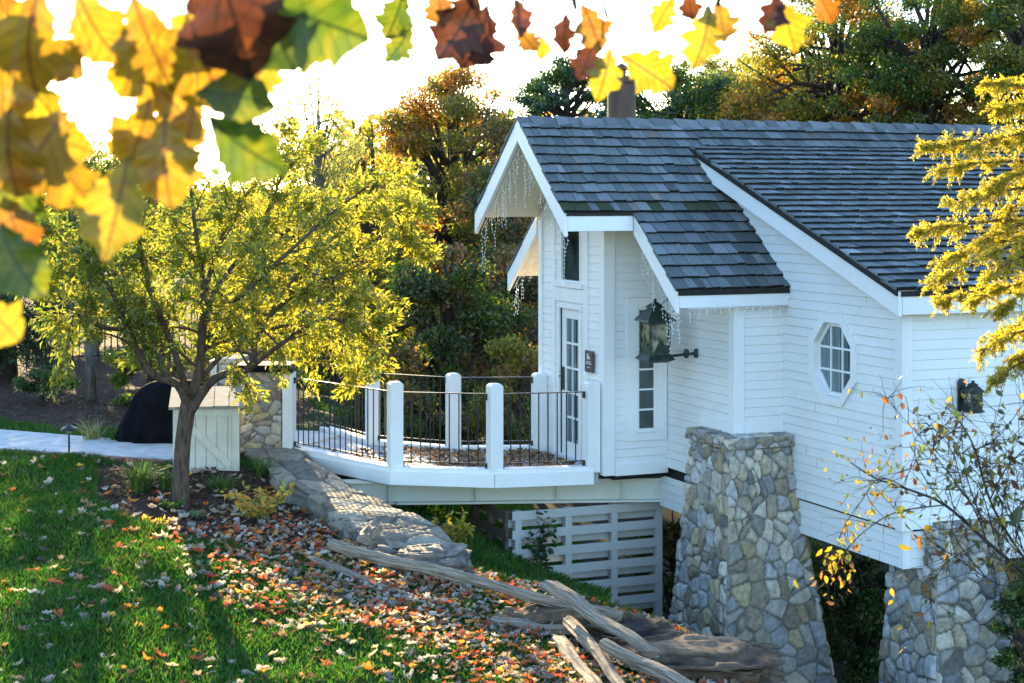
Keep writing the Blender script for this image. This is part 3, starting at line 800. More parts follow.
def stone_face(quad, nrm, cell, depth, rg, step=.016, tan=.05, pal=PAL, round_=.05):
    """quad: four corners (bottom left, bottom right, top right, top left) seen from outside"""
    a, b, c, d = [np.array(p, float) for p in quad]; nrm = np.array(nrm, float)
    Wd = max(np.linalg.norm(b - a), np.linalg.norm(c - d)); Hd = max(np.linalg.norm(d - a), np.linalg.norm(c - b))
    ns, nt_ = max(4, int(Wd / step)), max(4, int(Hd / step))
    s, t = np.meshgrid(np.linspace(0, 1, ns + 1), np.linspace(0, 1, nt_ + 1))
    Pn = ((1 - s) * (1 - t))[..., None] * a + (s * (1 - t))[..., None] * b + (s * t)[..., None] * c + ((1 - s) * t)[..., None] * d
    gap, idx, n = stone_field(s * Wd, t * Hd, rg, cell)
    amp = rg.uniform(.35, 1.0, n)[idx]
    h = sstep(.004, round_, gap) ** .7 * amp
    rough = .10 * np.sin(s * Wd * 37 + idx) * np.sin(t * Hd * 29 + idx * 2.1) + .07 * np.sin(s * Wd * 83 + idx * 3) * np.sin(t * Hd * 71 + idx)
    tilt = (rg.uniform(-1, 1, n)[idx] * (s * Wd * 3 % 1 - .5) * 0)
    h = h + np.where(h > .1, rough, 0) + tilt
    edge = np.minimum(np.minimum(s, 1 - s) * Wd, np.minimum(t, 1 - t) * Hd)
    Pn = Pn + nrm * ((h * depth) * np.clip(edge / .03, 0, 1))[..., None]
    base = np.array(pal)[rg.integers(0, len(pal), n)] * rg.uniform(.75, 1.25, (n, 1)) * np.array((1.10, 1.02, .92))
    tn = rg.random(n) < tan
    base[tn] = np.array((.42, .34, .21)) * rg.uniform(.8, 1.2, (tn.sum(), 1))
    colr = base[idx]
    mort = (gap < .012)[..., None]
    colr = np.where(mort, np.array((.17, .16, .14)), colr)
    k = ns + 1
    ii = (np.arange(nt_)[:, None] * k + np.arange(ns)[None, :]).ravel()
    return Pn.reshape(-1, 3), np.stack([ii, ii + 1, ii + 1 + k, ii + k], 1), colr.reshape(-1, 3)
def stone_block(name, bot, top, cell, depth, seed, parent=None, label=None, cat=None, group=None, topface=True, tan=.05, step=.014, loc=None):
    """bot/top: rings of four points, clockwise from above starting at the near left"""
    rg = np.random.default_rng(seed)
    Vs, Fs, Cs, n = [], [], [], 0
    cen = sum((Vector(p) for p in bot), Vector()) / 4
    for i in range(4):
        j = (i + 1) % 4
        q = [bot[i], bot[j], top[j], top[i]]
        nr = (Vector(bot[j]) - Vector(bot[i])).cross(Vector(top[i]) - Vector(bot[i])).normalized()
        if nr.dot(Vector(bot[i]) + Vector(bot[j]) - 2 * cen) < 0: nr = -nr
        v, f, c = stone_face(q, nr, cell, depth, rg, step, tan)
        Vs.append(v); Fs.append(f + n); Cs.append(c); n += len(v)
    if topface:
        v, f, c = stone_face(top, (0, 0, 1), cell * 1.6, depth * .6, rg, step * 1.5, tan)
        Vs.append(v); Fs.append(f + n); Cs.append(c); n += len(v)
    o = np_mesh(name, np.concatenate(Vs), np.concatenate(Fs), M['stone'], parent, loc, np.concatenate(Cs), smooth=True)
    if label: tag(o, label, cat, group)
    return o
def ringz(x0, x1, y0, y1, z): return [(x0, y0, z), (x1, y0, z), (x1, y1, z), (x0, y1, z)]
p1 = thing('stone_pier', (9.9, 17.0, -3.4), 'fieldstone pier flaring out below the bay with the big lantern', 'pier', 'stone piers under the house')
stone_block('shaft', ringz(9.12, 10.92, 16.22, 17.90, -3.6), ringz(9.46, 10.24, 16.60, 17.50, .50), .27, .06, 4, p1)
stone_block('cap_course', ringz(9.40, 10.28, 16.54, 17.58, .50), ringz(9.42, 10.27, 16.55, 17.56, .625), .24, .03, 9, p1)
p2 = thing('stone_pier', (11.05, 14.7, -3.4), 'fieldstone pier half hidden by bare twigs under the near corner of the house', 'pier', 'stone piers under the house')
stone_block('shaft', ringz(10.40, 11.60, 14.10, 15.30, -3.6), ringz(10.60, 11.40, 14.27, 15.05, -.07), .25, .055, 14, p2)
stone_block('ledge_course', ringz(10.66, 11.38, 14.22, 14.44, -.13), ringz(10.66, 11.38, 14.22, 14.44, -.03), .24, .02, 15, p2)

# gate pillars at the head of the bridge: square on to the path
def cam_ring(u0, u1, w0, w1, z): return [tuple(uw(u, w, z)) for u, w in ((u0, w0), (u1, w0), (u1, w1), (u0, w1))]
gp = thing('gate_pillar', uw(-3.32, 22.2, -.1), 'squat stone gate pillar edged with white boards at the head of the wall', 'pillar')
stone_block('shaft', cam_ring(-3.60, -3.05, 21.95, 22.5, -.35), cam_ring(-3.59, -3.06, 21.96, 22.49, 1.05), .20, .035, 21, gp, tan=.1)
m = MB(); m.hexa(cam_ring(-3.035, -2.90, 21.93, 22.30, -.1) + cam_ring(-3.035, -2.90, 21.93, 22.30, 1.04)); m.build('edge_board', M['trim'], gp, bevel=.006)
m = MB(); m.hexa(cam_ring(-3.70, -3.615, 21.93, 22.30, -.3) + cam_ring(-3.70, -3.615, 21.93, 22.30, 1.06)); m.build('edge_board', M['oldwhite'], gp, bevel=.006)
m = MB(); m.hexa(cam_ring(-3.72, -2.88, 21.86, 22.58, 1.065) + cam_ring(-3.66, -2.92, 21.92, 22.52, 1.15)); m.build('cap_stone', M['flag'], gp, bevel=.02)
gq = thing('gate_pillar', uw(-4.1, 23.8, -.05), 'worn white and grey pillar behind the white bin, mostly hidden by leaves', 'pillar')
stone_block('shaft', cam_ring(-4.18, -3.82, 23.6, 24.1, -.3), cam_ring(-4.17, -3.83, 23.6, 24.1, 1.08), .3, .03, 22, gq)
m = MB(); m.hexa(cam_ring(-4.28, -4.195, 23.57, 23.8, -.2) + cam_ring(-4.28, -4.195, 23.57, 23.8, 1.05)); m.hexa(cam_ring(-4.19, -3.72, 23.5, 23.58, .0) + cam_ring(-4.19, -3.72, 23.5, 23.58, .62)); m.build('edge_board', M['oldwhite'], gq, bevel=.006)
m = MB(); m.hexa(cam_ring(-4.42, -4.28, 24.2, 24.35, -.1) + cam_ring(-4.42, -4.28, 24.2, 24.35, .98))
tag(m.build('wooden_post', M['orangewood'], bevel=.01), 'short tan wooden post beside the worn pillar behind the bin', 'post')

# retaining wall: cap of flagstones curving down to a boulder --------
def wall_mesh():
    rg = np.random.default_rng(33)
    Lp = [P(246, 449, 21.9), P(280, 477, 20.3), P(305, 495, 19.4), P(330, 515, 18.7), P(352, 529, 18.1), P(376, 546, 17.5)]
    Rp = [P(297, 449, 22.2), P(327, 472, 20.5), P(366, 496, 19.4), P(404, 517, 18.55), P(441, 533, 17.9), P(458, 545, 17.3)]
    zt = [.03, -.03, -.09, -.15, -.20, -.30]
    for q in (Lp, Rp):
        for p, z in zip(q, zt): p.z = z
    def samp(q, t):
        x = t * (len(q) - 1); i = min(int(x), len(q) - 2); return q[i].lerp(q[i + 1], x - i)
    ns, nt_ = 44, 300
    D = .85
    rows = []; SS = []; TT = []; kind = []
    prof = [(0, k) for k in np.linspace(1, 0, 26)] + [(1, k) for k in np.linspace(0, 1, 40)[1:]] + [(2, k) for k in np.linspace(0, 1, 30)[1:]]
    Lt = sum((a - b).length for a, b in zip(Lp, Lp[1:]))
    Vv = np.zeros((nt_, len(prof), 3)); S = np.zeros((nt_, len(prof))); T = np.zeros_like(S); N = np.zeros_like(Vv); KD = np.zeros_like(S)
    for i in range(nt_):
        t = i / (nt_ - 1); a, b = samp(Lp, t), samp(Rp, t); acr = (b - a); wd = acr.length; acr.normalize()
        for j, (kd, k) in enumerate(prof):
            if kd == 0: p = a + Vector((0, 0, -D * k)); n = -acr; s = -k * D
            elif kd == 1: p = a.lerp(b, k); n = Vector((0, 0, 1)); s = k * wd
            else: p = b + Vector((0, 0, -D * 1.4 * k)) + acr * .12 * k; n = acr; s = wd + k * D
            Vv[i, j] = p; N[i, j] = n; S[i, j] = s; T[i, j] = t * Lt; KD[i, j] = kd
    gap, idx, n = stone_field(T, S, rg, .55, 1.5)
    amp = rg.uniform(.5, 1, n)[idx]; h = sstep(.003, .035, gap) * amp
    rough = .25 * np.sin(T * 13 + idx) * np.sin(S * 17 + idx * 2) + .12 * np.sin(T * 47 + idx) * np.sin(S * 39) + .10 * rg.standard_normal(h.shape)
    wav = .05 * np.sin(T * 2.3) + .04 * np.sin(T * 5.9 + 1)
    strat = .012 * np.sign(np.sin(S * 46 + 1.5 * np.sin(T * 3))) * (KD != 1)
    Vv += N * (h * .024 + rough * .016 + strat)[..., None]
    Vv += N * (np.where(KD != 1, wav, wav * .3))[..., None]
    base = np.array([(.25, .215, .165), (.20, .175, .14), (.30, .26, .20), (.17, .155, .13), (.33, .29, .225)])[rg.integers(0, 5, n)] * rg.uniform(.8, 1.2, (n, 1))
    c = np.where((gap < .010)[..., None], np.array((.09, .08, .065)), base[idx])
    k = len(prof); ii = (np.arange(nt_ - 1)[:, None] * k + np.arange(k - 1)[None, :]).ravel()
    Fq = np.stack([ii, ii + 1, ii + 1 + k, ii + k], 1)
    o = np_mesh('retaining_wall', Vv.reshape(-1, 3), Fq, M['flag'], None, None, c.reshape(-1, 3), smooth=True)
    return tag(o, 'low dry stone retaining wall with broad flagstone top curving down from the gate pillar', 'wall')
wall_mesh()
def RG(px, py, lift=.0):
    u, w = on_ground(px, py, lift); return uw(u, w, CAMZ - (py - PYH) * w / F)
def boulder(name, c, r, label, seed, colr=(.30, .27, .23), flat=.5, yaw=0, parent=None):
    rg = np.random.default_rng(seed)
    n1, n2 = 110, 72
    th, ph = np.meshgrid(np.linspace(0, 2 * np.pi, n1, endpoint=False), np.linspace(-np.pi / 2, np.pi / 2, n2))
    d = np.stack([np.cos(ph) * np.cos(th), np.cos(ph) * np.sin(th), np.sin(ph)], -1)
    sq = np.sign(d) * np.abs(d) ** .62
    h = np.zeros(th.shape)
    for k in range(26):
        f = rg.uniform(2, 16); v = rg.standard_normal(3); v /= np.linalg.norm(v)
        h += rg.uniform(.3, 1) * (1.1 / f) * np.sin(f * (d @ v) * 1.6 + rg.uniform(0, 6))
    for k in range(30):
        f = rg.uniform(18, 60); v = rg.standard_normal(3) * np.array((1, 1, 2.2)); v /= np.linalg.norm(v); h += rg.uniform(.3, 1) * (2.4 / f) * np.sin(f * (d @ v) + rg.uniform(0, 6))
    h2 = np.floor((d[..., 2] + .22 * h) * 6) / 6 - d[..., 2]
    q = sq * (1 + .16 * h)[..., None]
    q[..., 2] += .55 * h2; q[..., :2] *= (1 + .10 * rg.standard_normal(40)[np.clip(((d[..., 2] + .22 * h) * 6 + 12).astype(int), 0, 39)])[..., None]
    q *= np.array(r)
    cy, sy = math.cos(yaw), math.sin(yaw)
    x, y = q[..., 0] * cy - q[..., 1] * sy, q[..., 0] * sy + q[..., 1] * cy
    Vv = np.stack([x + c[0], y + c[1], q[..., 2] + c[2]], -1)
    ii = np.arange(n2 - 1)[:, None] * n1 + np.arange(n1)[None, :]; jj = np.arange(n2 - 1)[:, None] * n1 + (np.arange(n1)[None, :] + 1) % n1
    Fq = np.stack([ii, jj, jj + n1, ii + n1], -1).reshape(-1, 4)
    cc = np.array(colr) * (1 + .5 * h.reshape(-1, 1)) * rg.uniform(.7, 1.25, 40)[np.clip(((d[..., 2] + .22 * h) * 6 + 12).astype(int), 0, 39)].reshape(-1, 1)
    o = np_mesh(name, Vv.reshape(-1, 3), Fq, M['flag'], parent, None, np.clip(cc, .03, 1), smooth=True)
    if label: tag(o, label, 'rock')
    return o
boulder('boulder', P(424, 566, 17.25), (.42, .36, .17), 'rounded grey boulder ending the stone wall beside the first rail', 2, (.16, .145, .125), yaw=-.3)
boulder('rock_ledge', RG(700, 664, .10), (.66, .42, .14), 'flat layered brown rock ledge beneath the rails in front of the big pier', 7, (.13, .09, .058), yaw=-.5)
boulder('rock_ledge', RG(628, 640, .05), (.42, .36, .18), 'low brown rock wedged under the crossing rails', 12, (.11, .075, .05), yaw=.2)
boulder('rock_ledge', RG(545, 625, .0), (.40, .30, .14), 'small half buried brown rock between the long rail and the leaf pile', 15, (.13, .09, .055), yaw=.1)

# ------------------------------------------------------------------ footbridge
br = thing('footbridge', (7.2, 19.8, -.3), 'white footbridge with black railings bowing from the gate pillar to the glazed door', 'bridge')
near = [(8.66, 18.62), (7.46, 18.84), (6.40, 19.50), (5.62, 21.62)]
far = [(8.70, 20.36), (7.62, 20.74), (6.80, 21.7), (6.55, 23.2)]
m = MB(); m.prism([(x, y, .0) for x, y in [(8.755, 18.62)] + near[1:] + far[::-1] + [(8.755, 20.36)]], (0, 0, -.16)); m.build('deck', M['deck'], br)
m = MB()
def off_line(pts, d):
    out = []
    for i, p in enumerate(pts):
        a = Vector(pts[max(i - 1, 0)] + (0,)); b = Vector(pts[min(i + 1, len(pts) - 1)] + (0,)); t_ = (b - a).normalized(); nn = Vector((t_.y, -t_.x, 0))
        q = Vector(p + (0,)) + nn * d; out.append((q.x, q.y))
    return out
on = off_line(near, -.10)
for a, b in zip(on, on[1:]):
    m.bar(Vector((*a, -.075)), Vector((*b, -.075)), .05, .165)
m.build('edge_board', M['trim'], br, bevel=.005)
m = MB()
for pts in (near, far):
    for a, b in zip(pts, pts[1:]): m.bar(Vector((*a, .03)), Vector((*b, .03)), .18, .06)
m.build('kerb', M['trim'], br, bevel=.006)
bm_a, bm_b = Vector((9.69, 18.74, 0)), Vector((5.2, 20.25, 0))
m = MB(); dd = (bm_b - bm_a).normalized(); nrm = Vector((-dd.y, dd.x, 0)); nrm = nrm if nrm.y < 0 else -nrm
def beam_bar(z, w_, h_, o=0): m.bar(bm_a + nrm * o + Vector((0, 0, z)), bm_b + nrm * o + Vector((0, 0, z)), w_, h_)
beam_bar(-.32, .02, .24); beam_bar(-.455, .17, .028); beam_bar(-.185, .17, .028)
for px in (390, 476, 557, 621):
    lo_, hi_ = 0, 1
    best = min(np.linspace(0, 1, 400), key=lambda t_: abs(PX0 + F * ((bm_a.lerp(bm_b, t_).x * CT - bm_a.lerp(bm_b, t_).y * ST) / (bm_a.lerp(bm_b, t_).x * ST + bm_a.lerp(bm_b, t_).y * CT)) - px))
    p = bm_a.lerp(bm_b, best); m.bar(p + nrm * .045 + Vector((0, 0, -.44)), p + nrm * .045 + Vector((0, 0, -.20)), .016, .07, up=tuple(nrm))
for i in range(4):
    p = bm_a + dd * .09 + nrm * .012 + Vector((0, 0, -.25 - i * .05)); m.tube([p, p + nrm * .02], .012, 6)
m.build('steel_beam', M['beam'], br)
bm2 = MB(); o2 = -nrm * 1.3
bm2.bar(bm_a + o2 + Vector((-.9, 0, -.32)), bm_b + o2 + Vector((1.2, 0, -.32)), .12, .28); bm2.build('steel_beam', M['beam'], br)
def post(p, h):
    m = MB(); x, y = p; s = .083
    m.box(x - s, x + s, y - s, y + s, -.02, h - .03); q = [(x - s, y - s, h - .03), (x + s, y - s, h - .03), (x + s, y + s, h - .03), (x - s, y + s, h - .03)]
    k = .055; m.hexa(q + [(x - k, y - k, h), (x + k, y - k, h), (x + k, y + k, h), (x - k, y + k, h)])
    return m.build('post', M['trim'], br, bevel=.006)
for p in near[:3]: post(p, 1.10)
for p in far[:3]: post(p, 1.03)
def railing(a, b):
    A, B = Vector((*a, 0)), Vector((*b, 0)); d = B - A; n = int(d.length / .125); u_ = d.normalized()
    m = MB(); A2, B2 = A + u_ * .085, B - u_ * .085
    for z in (.97, .12): m.bar(A2 + Vector((0, 0, z)), B2 + Vector((0, 0, z)), .036, .012)
    for i in range(1, n):
        p = A2.lerp(B2, i / n); m.tube([p + Vector((0, 0, .10)), p + Vector((0, 0, .975))], .0085, 5, False)
    for z in (.97, .12):
        m.bar(A2 + Vector((0, 0, z - .04)), A2 + u_ * .03 + Vector((0, 0, z - .04)), .04, .07); m.bar(B2 - u_ * .03 + Vector((0, 0, z - .04)), B2 + Vector((0, 0, z - .04)), .04, .07)
    return m.build('railing', M['iron'], br)
for pts in (near, far):
    for a, b in zip(pts, pts[1:]): railing(a, b)

# ------------------------------------------------------------------ board screen under the bridge
sx0, sx1, sy_ = 7.73, 9.78, 18.97
def screen(label, pts_a, pts_b, top_a, top_b, bot, mat, name='board_screen'):
    T_ = thing(name, (pts_a[0], pts_a[1], bot), label, 'fence', 'board screens under the bridge')
    A, B = Vector((*pts_a, 0)), Vector((*pts_b, 0)); d = (B - A).normalized(); n = Vector((d.y, -d.x, 0))
    f, bk = MB(), MB(); z = top_a; i = 0
    rg_ = random.Random(4)
    while z - .125 > bot:
        s = (top_b - top_a)
        f.bar(A + n * .035 + Vector((0, 0, z - .06)), B + n * .035 + Vector((0, 0, z - .06 + s * (1 - i / 6))), .022, .110, up=(0, 0, 1))
        bk.bar(A - n * .10 + Vector((0, 0, z - .175)), B - n * .10 + Vector((0, 0, z - .175 + rg_.uniform(-.01, .01))), .02, .095, up=(0, 0, 1))
        z -= .235; i += 1
    f.build('front_boards', M[mat], T_, bevel=.003); bk.build('back_boards', M['litboard' if mat == 'brownboard' else mat], T_)
    L = (B - A).length
    for t_ in ((.04, .37, .68, .99) if L > 1.6 else (.05, .5, .93)):
        p = A + (B - A) * t_; m = MB(); m.bar(p + Vector((0, 0, bot - .35)), p + Vector((0, 0, top_a)), .085, .085, up=tuple(n)); m.build('post', M[mat], T_)
screen('white spaced board screen under the footbridge with a vine climbing it', (sx0, sy_), (sx1, sy_), -.50, -.50, -1.95, 'shadewhite')
screen('narrow brown slatted screen turning back beside the white board screen', (sx0, sy_ + 1.3), (sx0, sy_ + .05), -.52, -.52, -1.4, 'brownboard')

# ------------------------------------------------------------------ white bin, covered grill, path light
b0 = uw(-3.83, 20.8, float(gz(-3.83, 20.8)) - .06)
bin_ = thing('storage_bin', b0, 'worn white wooden bin with a slanted board lid behind the young tree', 'bin')
yb = -TH + .16
R_ = Matrix.Rotation(yb, 4, 'Z')
def bl(x, y, z): return b0 + (R_ @ Vector((x, y, z)))
def bbox(mb, x0, x1, y0, y1, z0, z1, zb1=None):
    zb1 = z1 if zb1 is None else zb1
    mb.hexa([bl(x0, y0, z0), bl(x1, y0, z0), bl(x1, y1, z0), bl(x0, y1, z0), bl(x0, y0, z1), bl(x1, y0, z1), bl(x1, y1, zb1), bl(x0, y1, zb1)])
m = MB()
for i in range(6): bbox(m, -.40 + i * .1335, -.40 + i * .1335 + .128, 0, .03, -.05, .83)
bbox(m, -.40, -.372, .031, .75, -.05, .83, .98); bbox(m, .372, .40, .031, .75, -.05, .83, .98); bbox(m, -.37, .37, .72, .75, -.05, .97)
m.build('body', M['oldwhite'], bin_)
m = MB()
bbox(m, -.41, -.32, -.022, -.002, -.05, .84); bbox(m, .32, .41, -.022, -.002, -.05, .84); bbox(m, -.318, .318, -.022, -.002, .74, .83); bbox(m, -.318, .318, -.022, -.002, .0, .09)
m.bar(bl(-.30, -.012, .72), bl(.30, -.012, .10), .02, .085, up=tuple(R_ @ Vector((0, 1, 0)).cross(Vector((.6, 0, -.62)))))
m.build('door_frame', M['oldwhite'], bin_)
m = MB()
for i in range(5): bbox(m, -.46 + i * .186, -.46 + i * .186 + .178, -.07, .80, .835 + .004 * (i % 2), .87 + .004 * (i % 2), 1.02)
m.build('lid', M['greywood'], bin_)
# black covered grill: draped cloth over a kettle shape
def grill():
    c = np.array(uw(-4.78, 22.9, .0)); n1, n2 = 72, 40
    rg = np.random.default_rng(3)
    th, t = np.meshgrid(np.linspace(0, 2 * np.pi, n1, endpoint=False), np.linspace(0, 1, n2))
    z = np.where(t < .55, t / .55 * .52, .52 + .34 * np.sin((t - .55) / .45 * np.pi / 2))
    r = np.where(t < .55, 1.0 - .10 * (t / .55), .90 * np.cos(np.clip((t - .55) / .45, 0, 1) * np.pi / 2) ** .75)
    fold = .075 * np.sin(th * 9 + 1.2 * np.sin(th * 2)) * (1 - t) + .02 * np.sin(th * 17 + t * 6) * (1 - t) ** .5 + .012 * np.sin(th * 5 - t * 9)
    r = r * (1 + fold)
    x = r * .64 * np.cos(th) + .16 * t * np.sin(t * 2) + .015 * np.sin(th * 3 + t * 7); y = r * .36 * np.sin(th)
    Vv = np.stack([c[0] + x * CT + y * ST, c[1] - x * ST + y * CT, z + .0 + .01 * np.sin(th * 9) * (1 - t)], -1)
    ii = np.arange(n2 - 1)[:, None] * n1 + np.arange(n1)[None, :]; jj = np.arange(n2 - 1)[:, None] * n1 + (np.arange(n1)[None, :] + 1) % n1
    o = np_mesh('covered_grill', Vv.reshape(-1, 3), np.stack([ii, jj, jj + n1, ii + n1], -1).reshape(-1, 4), M['cloth'], smooth=True)
    tag(o, 'garden grill under a black cloth cover behind the young tree', 'grill')
grill()
u0, w0 = on_ground(69, 457)
g0 = gpt(u0, w0)
pl = thing('path_light', g0, 'low black garden light on a stake at the path edge', 'garden light')
m = MB(); m.tube([g0 - Vector((0, 0, .05)), g0 + Vector((0, 0, .36))], .013, 7); m.build('stake', M['iron'], pl)
m = MB(); m.lathe([(.035, .30), (.035, .36)], g0, 10); m.build('lens', M['lampglass'], pl)
m = MB(); m.lathe([(.11, .355), (.10, .375), (.03, .415), (.012, .43)], g0, 14); m.build('hood', M['iron'], pl)

# ------------------------------------------------------------------ split rails
def split_rail(a, b, w_, h_, label, seed, name='split_rail', tp=.8):
    rg = np.random.default_rng(seed); a, b = Vector(a), Vector(b); d = (b - a).normalized(); L = (b - a).length
    r = d.cross(Vector((0, 0, 1))).normalized(); q = r.cross(d)
    n = max(12, int(L / .05)); k = 18
    prof = np.array([(-1, -.7), (-.75, -1), (.1, -.95), (.8, -.8), (1, -.2), (.9, .55), (.35, 1), (-.35, .85), (-.9, .6), (-1.05, 0)]) * .5
    th = np.linspace(0, len(prof), k, endpoint=False)
    pr = np.stack([np.interp(th, np.arange(len(prof) + 1), np.append(prof[:, i], prof[0, i])) for i in (0, 1)], 1)
    rad = 1 + .07 * rg.standard_normal(k); pr = pr * rad[:, None]
    V, UV = [], []
    ph = rg.uniform(0, 6, 8)
    for i in range(n + 1):
        t_ = i / n; s = 1 - (1 - tp) * t_ + .06 * math.sin(5 * t_ + ph[0])
        bx = .018 * math.sin(4.2 * t_ + ph[1]) + .008 * math.sin(13 * t_ + ph[2]); bz = .012 * math.sin(3.7 * t_ + ph[3]) + .010 * math.sin(11 * t_ + ph[4])
        tw = .12 * math.sin(2 * t_ + ph[5])
        for j in range(k):
            x, y = pr[j] * s; g_ = 1 + .07 * math.sin(7 * t_ * L + j * 2.3 + ph[6]) + .025 * rg.standard_normal()
            x, y = x * w_ * g_, y * h_ * g_
            x, y = x * math.cos(tw) - y * math.sin(tw), x * math.sin(tw) + y * math.cos(tw)
            e_ = 0
            if i in (0, n): e_ = rg.uniform(-.03, .03)
            V.append(a + d * (t_ * L + e_) + r * (x + bx) + q * (y + bz)); UV.append((t_ * L, j / k))
    FC = [[i * k + j, i * k + (j + 1) % k, (i + 1) * k + (j + 1) % k, (i + 1) * k + j] for i in range(n) for j in range(k)]
    FC += [list(range(k))[::-1], [n * k + j for j in range(k)]]
    o = np_mesh(name, V, FC, M['rail'], uv=UV)
    return tag(o, label, 'fence rail', 'fallen split rails of the lawn edge fence')
split_rail(RG(331, 545, .30), RG(622, 617, .22), .125, .115, 'longest weathered split rail sloping from the stone wall across the lawn edge', 1, tp=.95)
split_rail(RG(552, 584, .42), RG(652, 654, .26), .165, .10, 'broad pale split rail lying on top where the rails cross', 2)
split_rail(RG(606, 644, .30), RG(722, 708, .22), .155, .12, 'thick grey split rail running out at the bottom edge below the rock ledge', 3)
split_rail(RG(567, 620, .20), RG(638, 705, .14), .115, .10, 'slim sunlit split rail just under the broad pale one', 4)
split_rail(RG(560, 641, .08), RG(606, 700, .08), .16, .12, 'lowest split rail beside the leaf pile, mostly bleached', 5)
split_rail(RG(494, 619, .08), RG(580, 633, .10), .14, .10, 'short flat piece of split rail lying in leaves under the long rail', 6)
split_rail(RG(314, 561, .06), RG(410, 597, .06), .12, .09, 'thin grey split rail half buried in leaves below the long rail', 7)
a_ = RG(366, 541, .34); split_rail(a_ + uw(.02, .5, .02), a_, .16, .15, 'short log stub with cut end facing out above the long rail', 8, tp=1)
# ------------------------------------------------------------------ leaves
def unit(a): return a / np.maximum(np.linalg.norm(a, axis=-1, keepdims=True), 1e-9)
def leaf_geo(pos, size, rng, aspect=.5, dirs=None, spread=1.0, droop=.25, fold=.18):
    n = len(pos); r = unit(rng.standard_normal((n, 3)))
    a = r if dirs is None else unit(dirs + spread * r)
    a = unit(a + np.array([0, 0, -droop])); b = unit(np.cross(a, unit(rng.standard_normal((n, 3))))); c = np.cross(a, b)
    s = np.asarray(size).reshape(-1, 1) * np.ones((n, 1))
    v = np.stack([pos, pos + a * s * .45 + b * s * aspect * .5 + c * s * fold, pos + a * s, pos + a * s * .5 - b * s * aspect * .5 + c * s * fold], 1)
    return v.reshape(-1, 3), np.arange(4 * n).reshape(n, 4)
def leaves(name, pos, size, col, rng, mat, parent=None, **kw):
    v, f = leaf_geo(pos, size, rng, **kw)
    return np_mesh(name, v, f, mat, parent, None, np.repeat(col, 4, 0))
C = {'deep': (.040, .075, .018), 'green': (.080, .14, .022), 'mid': (.13, .19, .026), 'olive': (.22, .215, .03), 'yg': (.25, .265, .032), 'yellow': (.50, .42, .035),
     'gold': (.56, .33, .03), 'orange': (.48, .22, .03), 'rust': (.38, .18, .05), 'brown': (.22, .13, .05), 'blue': (.05, .11, .070), 'pale': (.32, .33, .12), 'grey': (.11, .12, .075), 'mauve': (.16, .10, .075)}
def pick(pal, n, rng):
    names = list(pal); p = np.array([pal[k] for k in names], float); p /= p.sum()
    return np.array([C[k] for k in names])[rng.choice(len(names), n, p=p)]
def bg_tree(name, label, cat, px, w, py_top, py_bot, hw_px, pal, nleaf, lsize, seed, zb=-3.0, ncl=42, tr=.16, bark='darkbark', shell=.55, clr=.26, flat=.6, mat='leaf', group=None, lean=0, gappy=.0, aspect=.5, depth=1.0, droop=.25):
    """a tree whose crown spans rows py_top..py_bot and px +- hw_px seen at depth w"""
    rng = np.random.default_rng(seed); rr = random.Random(seed); nleaf = int(nleaf * 1.6); lsize *= .72; clr *= .9
    top, bot = P(px, py_top, w), P(px, py_bot, w)
    hw = hw_px * w / F; cz = (top.z + bot.z) / 2; hh = (top.z - bot.z) / 2
    cen = np.array((top.x, top.y, cz)); base = Vector((top.x - lean * CT, top.y + lean * ST, zb))
    T_ = thing(name, base, label, cat, group)
    d = unit(rng.standard_normal((ncl, 3))); rad = (shell + (1 - shell) * rng.random((ncl, 1))) ** .8
    cl = d * rad; cl[:, 2] = cl[:, 2] * 1.0
    cc = cl * np.array((hw * .86, hw * .86 * depth, hh * .86)) + cen
    size = (hw * clr) * rng.uniform(.6, 1.35, ncl) * (1 if hh > hw * .6 else .8)
    ccol = pick(pal, ncl, rng)
    k = rng.choice(ncl, nleaf, p=size ** 2 / (size ** 2).sum())
    off = unit(rng.standard_normal((nleaf, 3))) * (rng.random((nleaf, 1)) ** .45) * np.array((1, 1, flat)) * size[k][:, None]
    pos = cc[k] + off + rng.standard_normal((nleaf, 3)) * hw * .02
    col = np.where(rng.random((nleaf, 1)) < .68, ccol[k], pick(pal, nleaf, rng)) * rng.uniform(.65, 1.35, (nleaf, 1))
    leaves('crown', pos, lsize * rng.uniform(.6, 1.3, nleaf), col, rng, M[mat], T_, aspect=aspect, droop=droop)
    m = MB(); cv = Vector(cen.tolist()); tz = bot.z + .3 * hh
    forkp = Vector((base.x * .3 + cv.x * .7, base.y * .3 + cv.y * .7, max(tz, zb + .8)))
    wig = lambda s: Vector((rr.uniform(-s, s), rr.uniform(-s, s), rr.uniform(-s, s)))
    m.tube([base, base.lerp(forkp, .5) + wig(tr * .6), forkp, forkp.lerp(cv + Vector((0, 0, hh * .75)), .5) + wig(tr), cv + Vector((0, 0, hh * .75))], [tr * 1.25, tr, tr * .85, tr * .5, tr * .12], 8)
    for i in range(ncl):
        q = Vector(cc[i].tolist()); t_ = rr.uniform(.0, .75); s = forkp.lerp(cv + Vector((0, 0, hh * .6)), t_); s.z = min(s.z, q.z + .2 * hh)
        mid = s.lerp(q, .5) + Vector((0, 0, .10 * hh)) + wig(hw * .06)
        m.tube([s, mid, q, q.lerp(mid, -.35) + wig(hw * .06)], [tr * .42, tr * .26, tr * .13, tr * .04], 5, False)
    m.build('trunk', M[bark], T_, smooth=True)
    return T_
DG = 'trees behind the house and the bridge'
dark = {'deep': 4, 'green': 3, 'olive': 1.5, 'brown': 1.5}
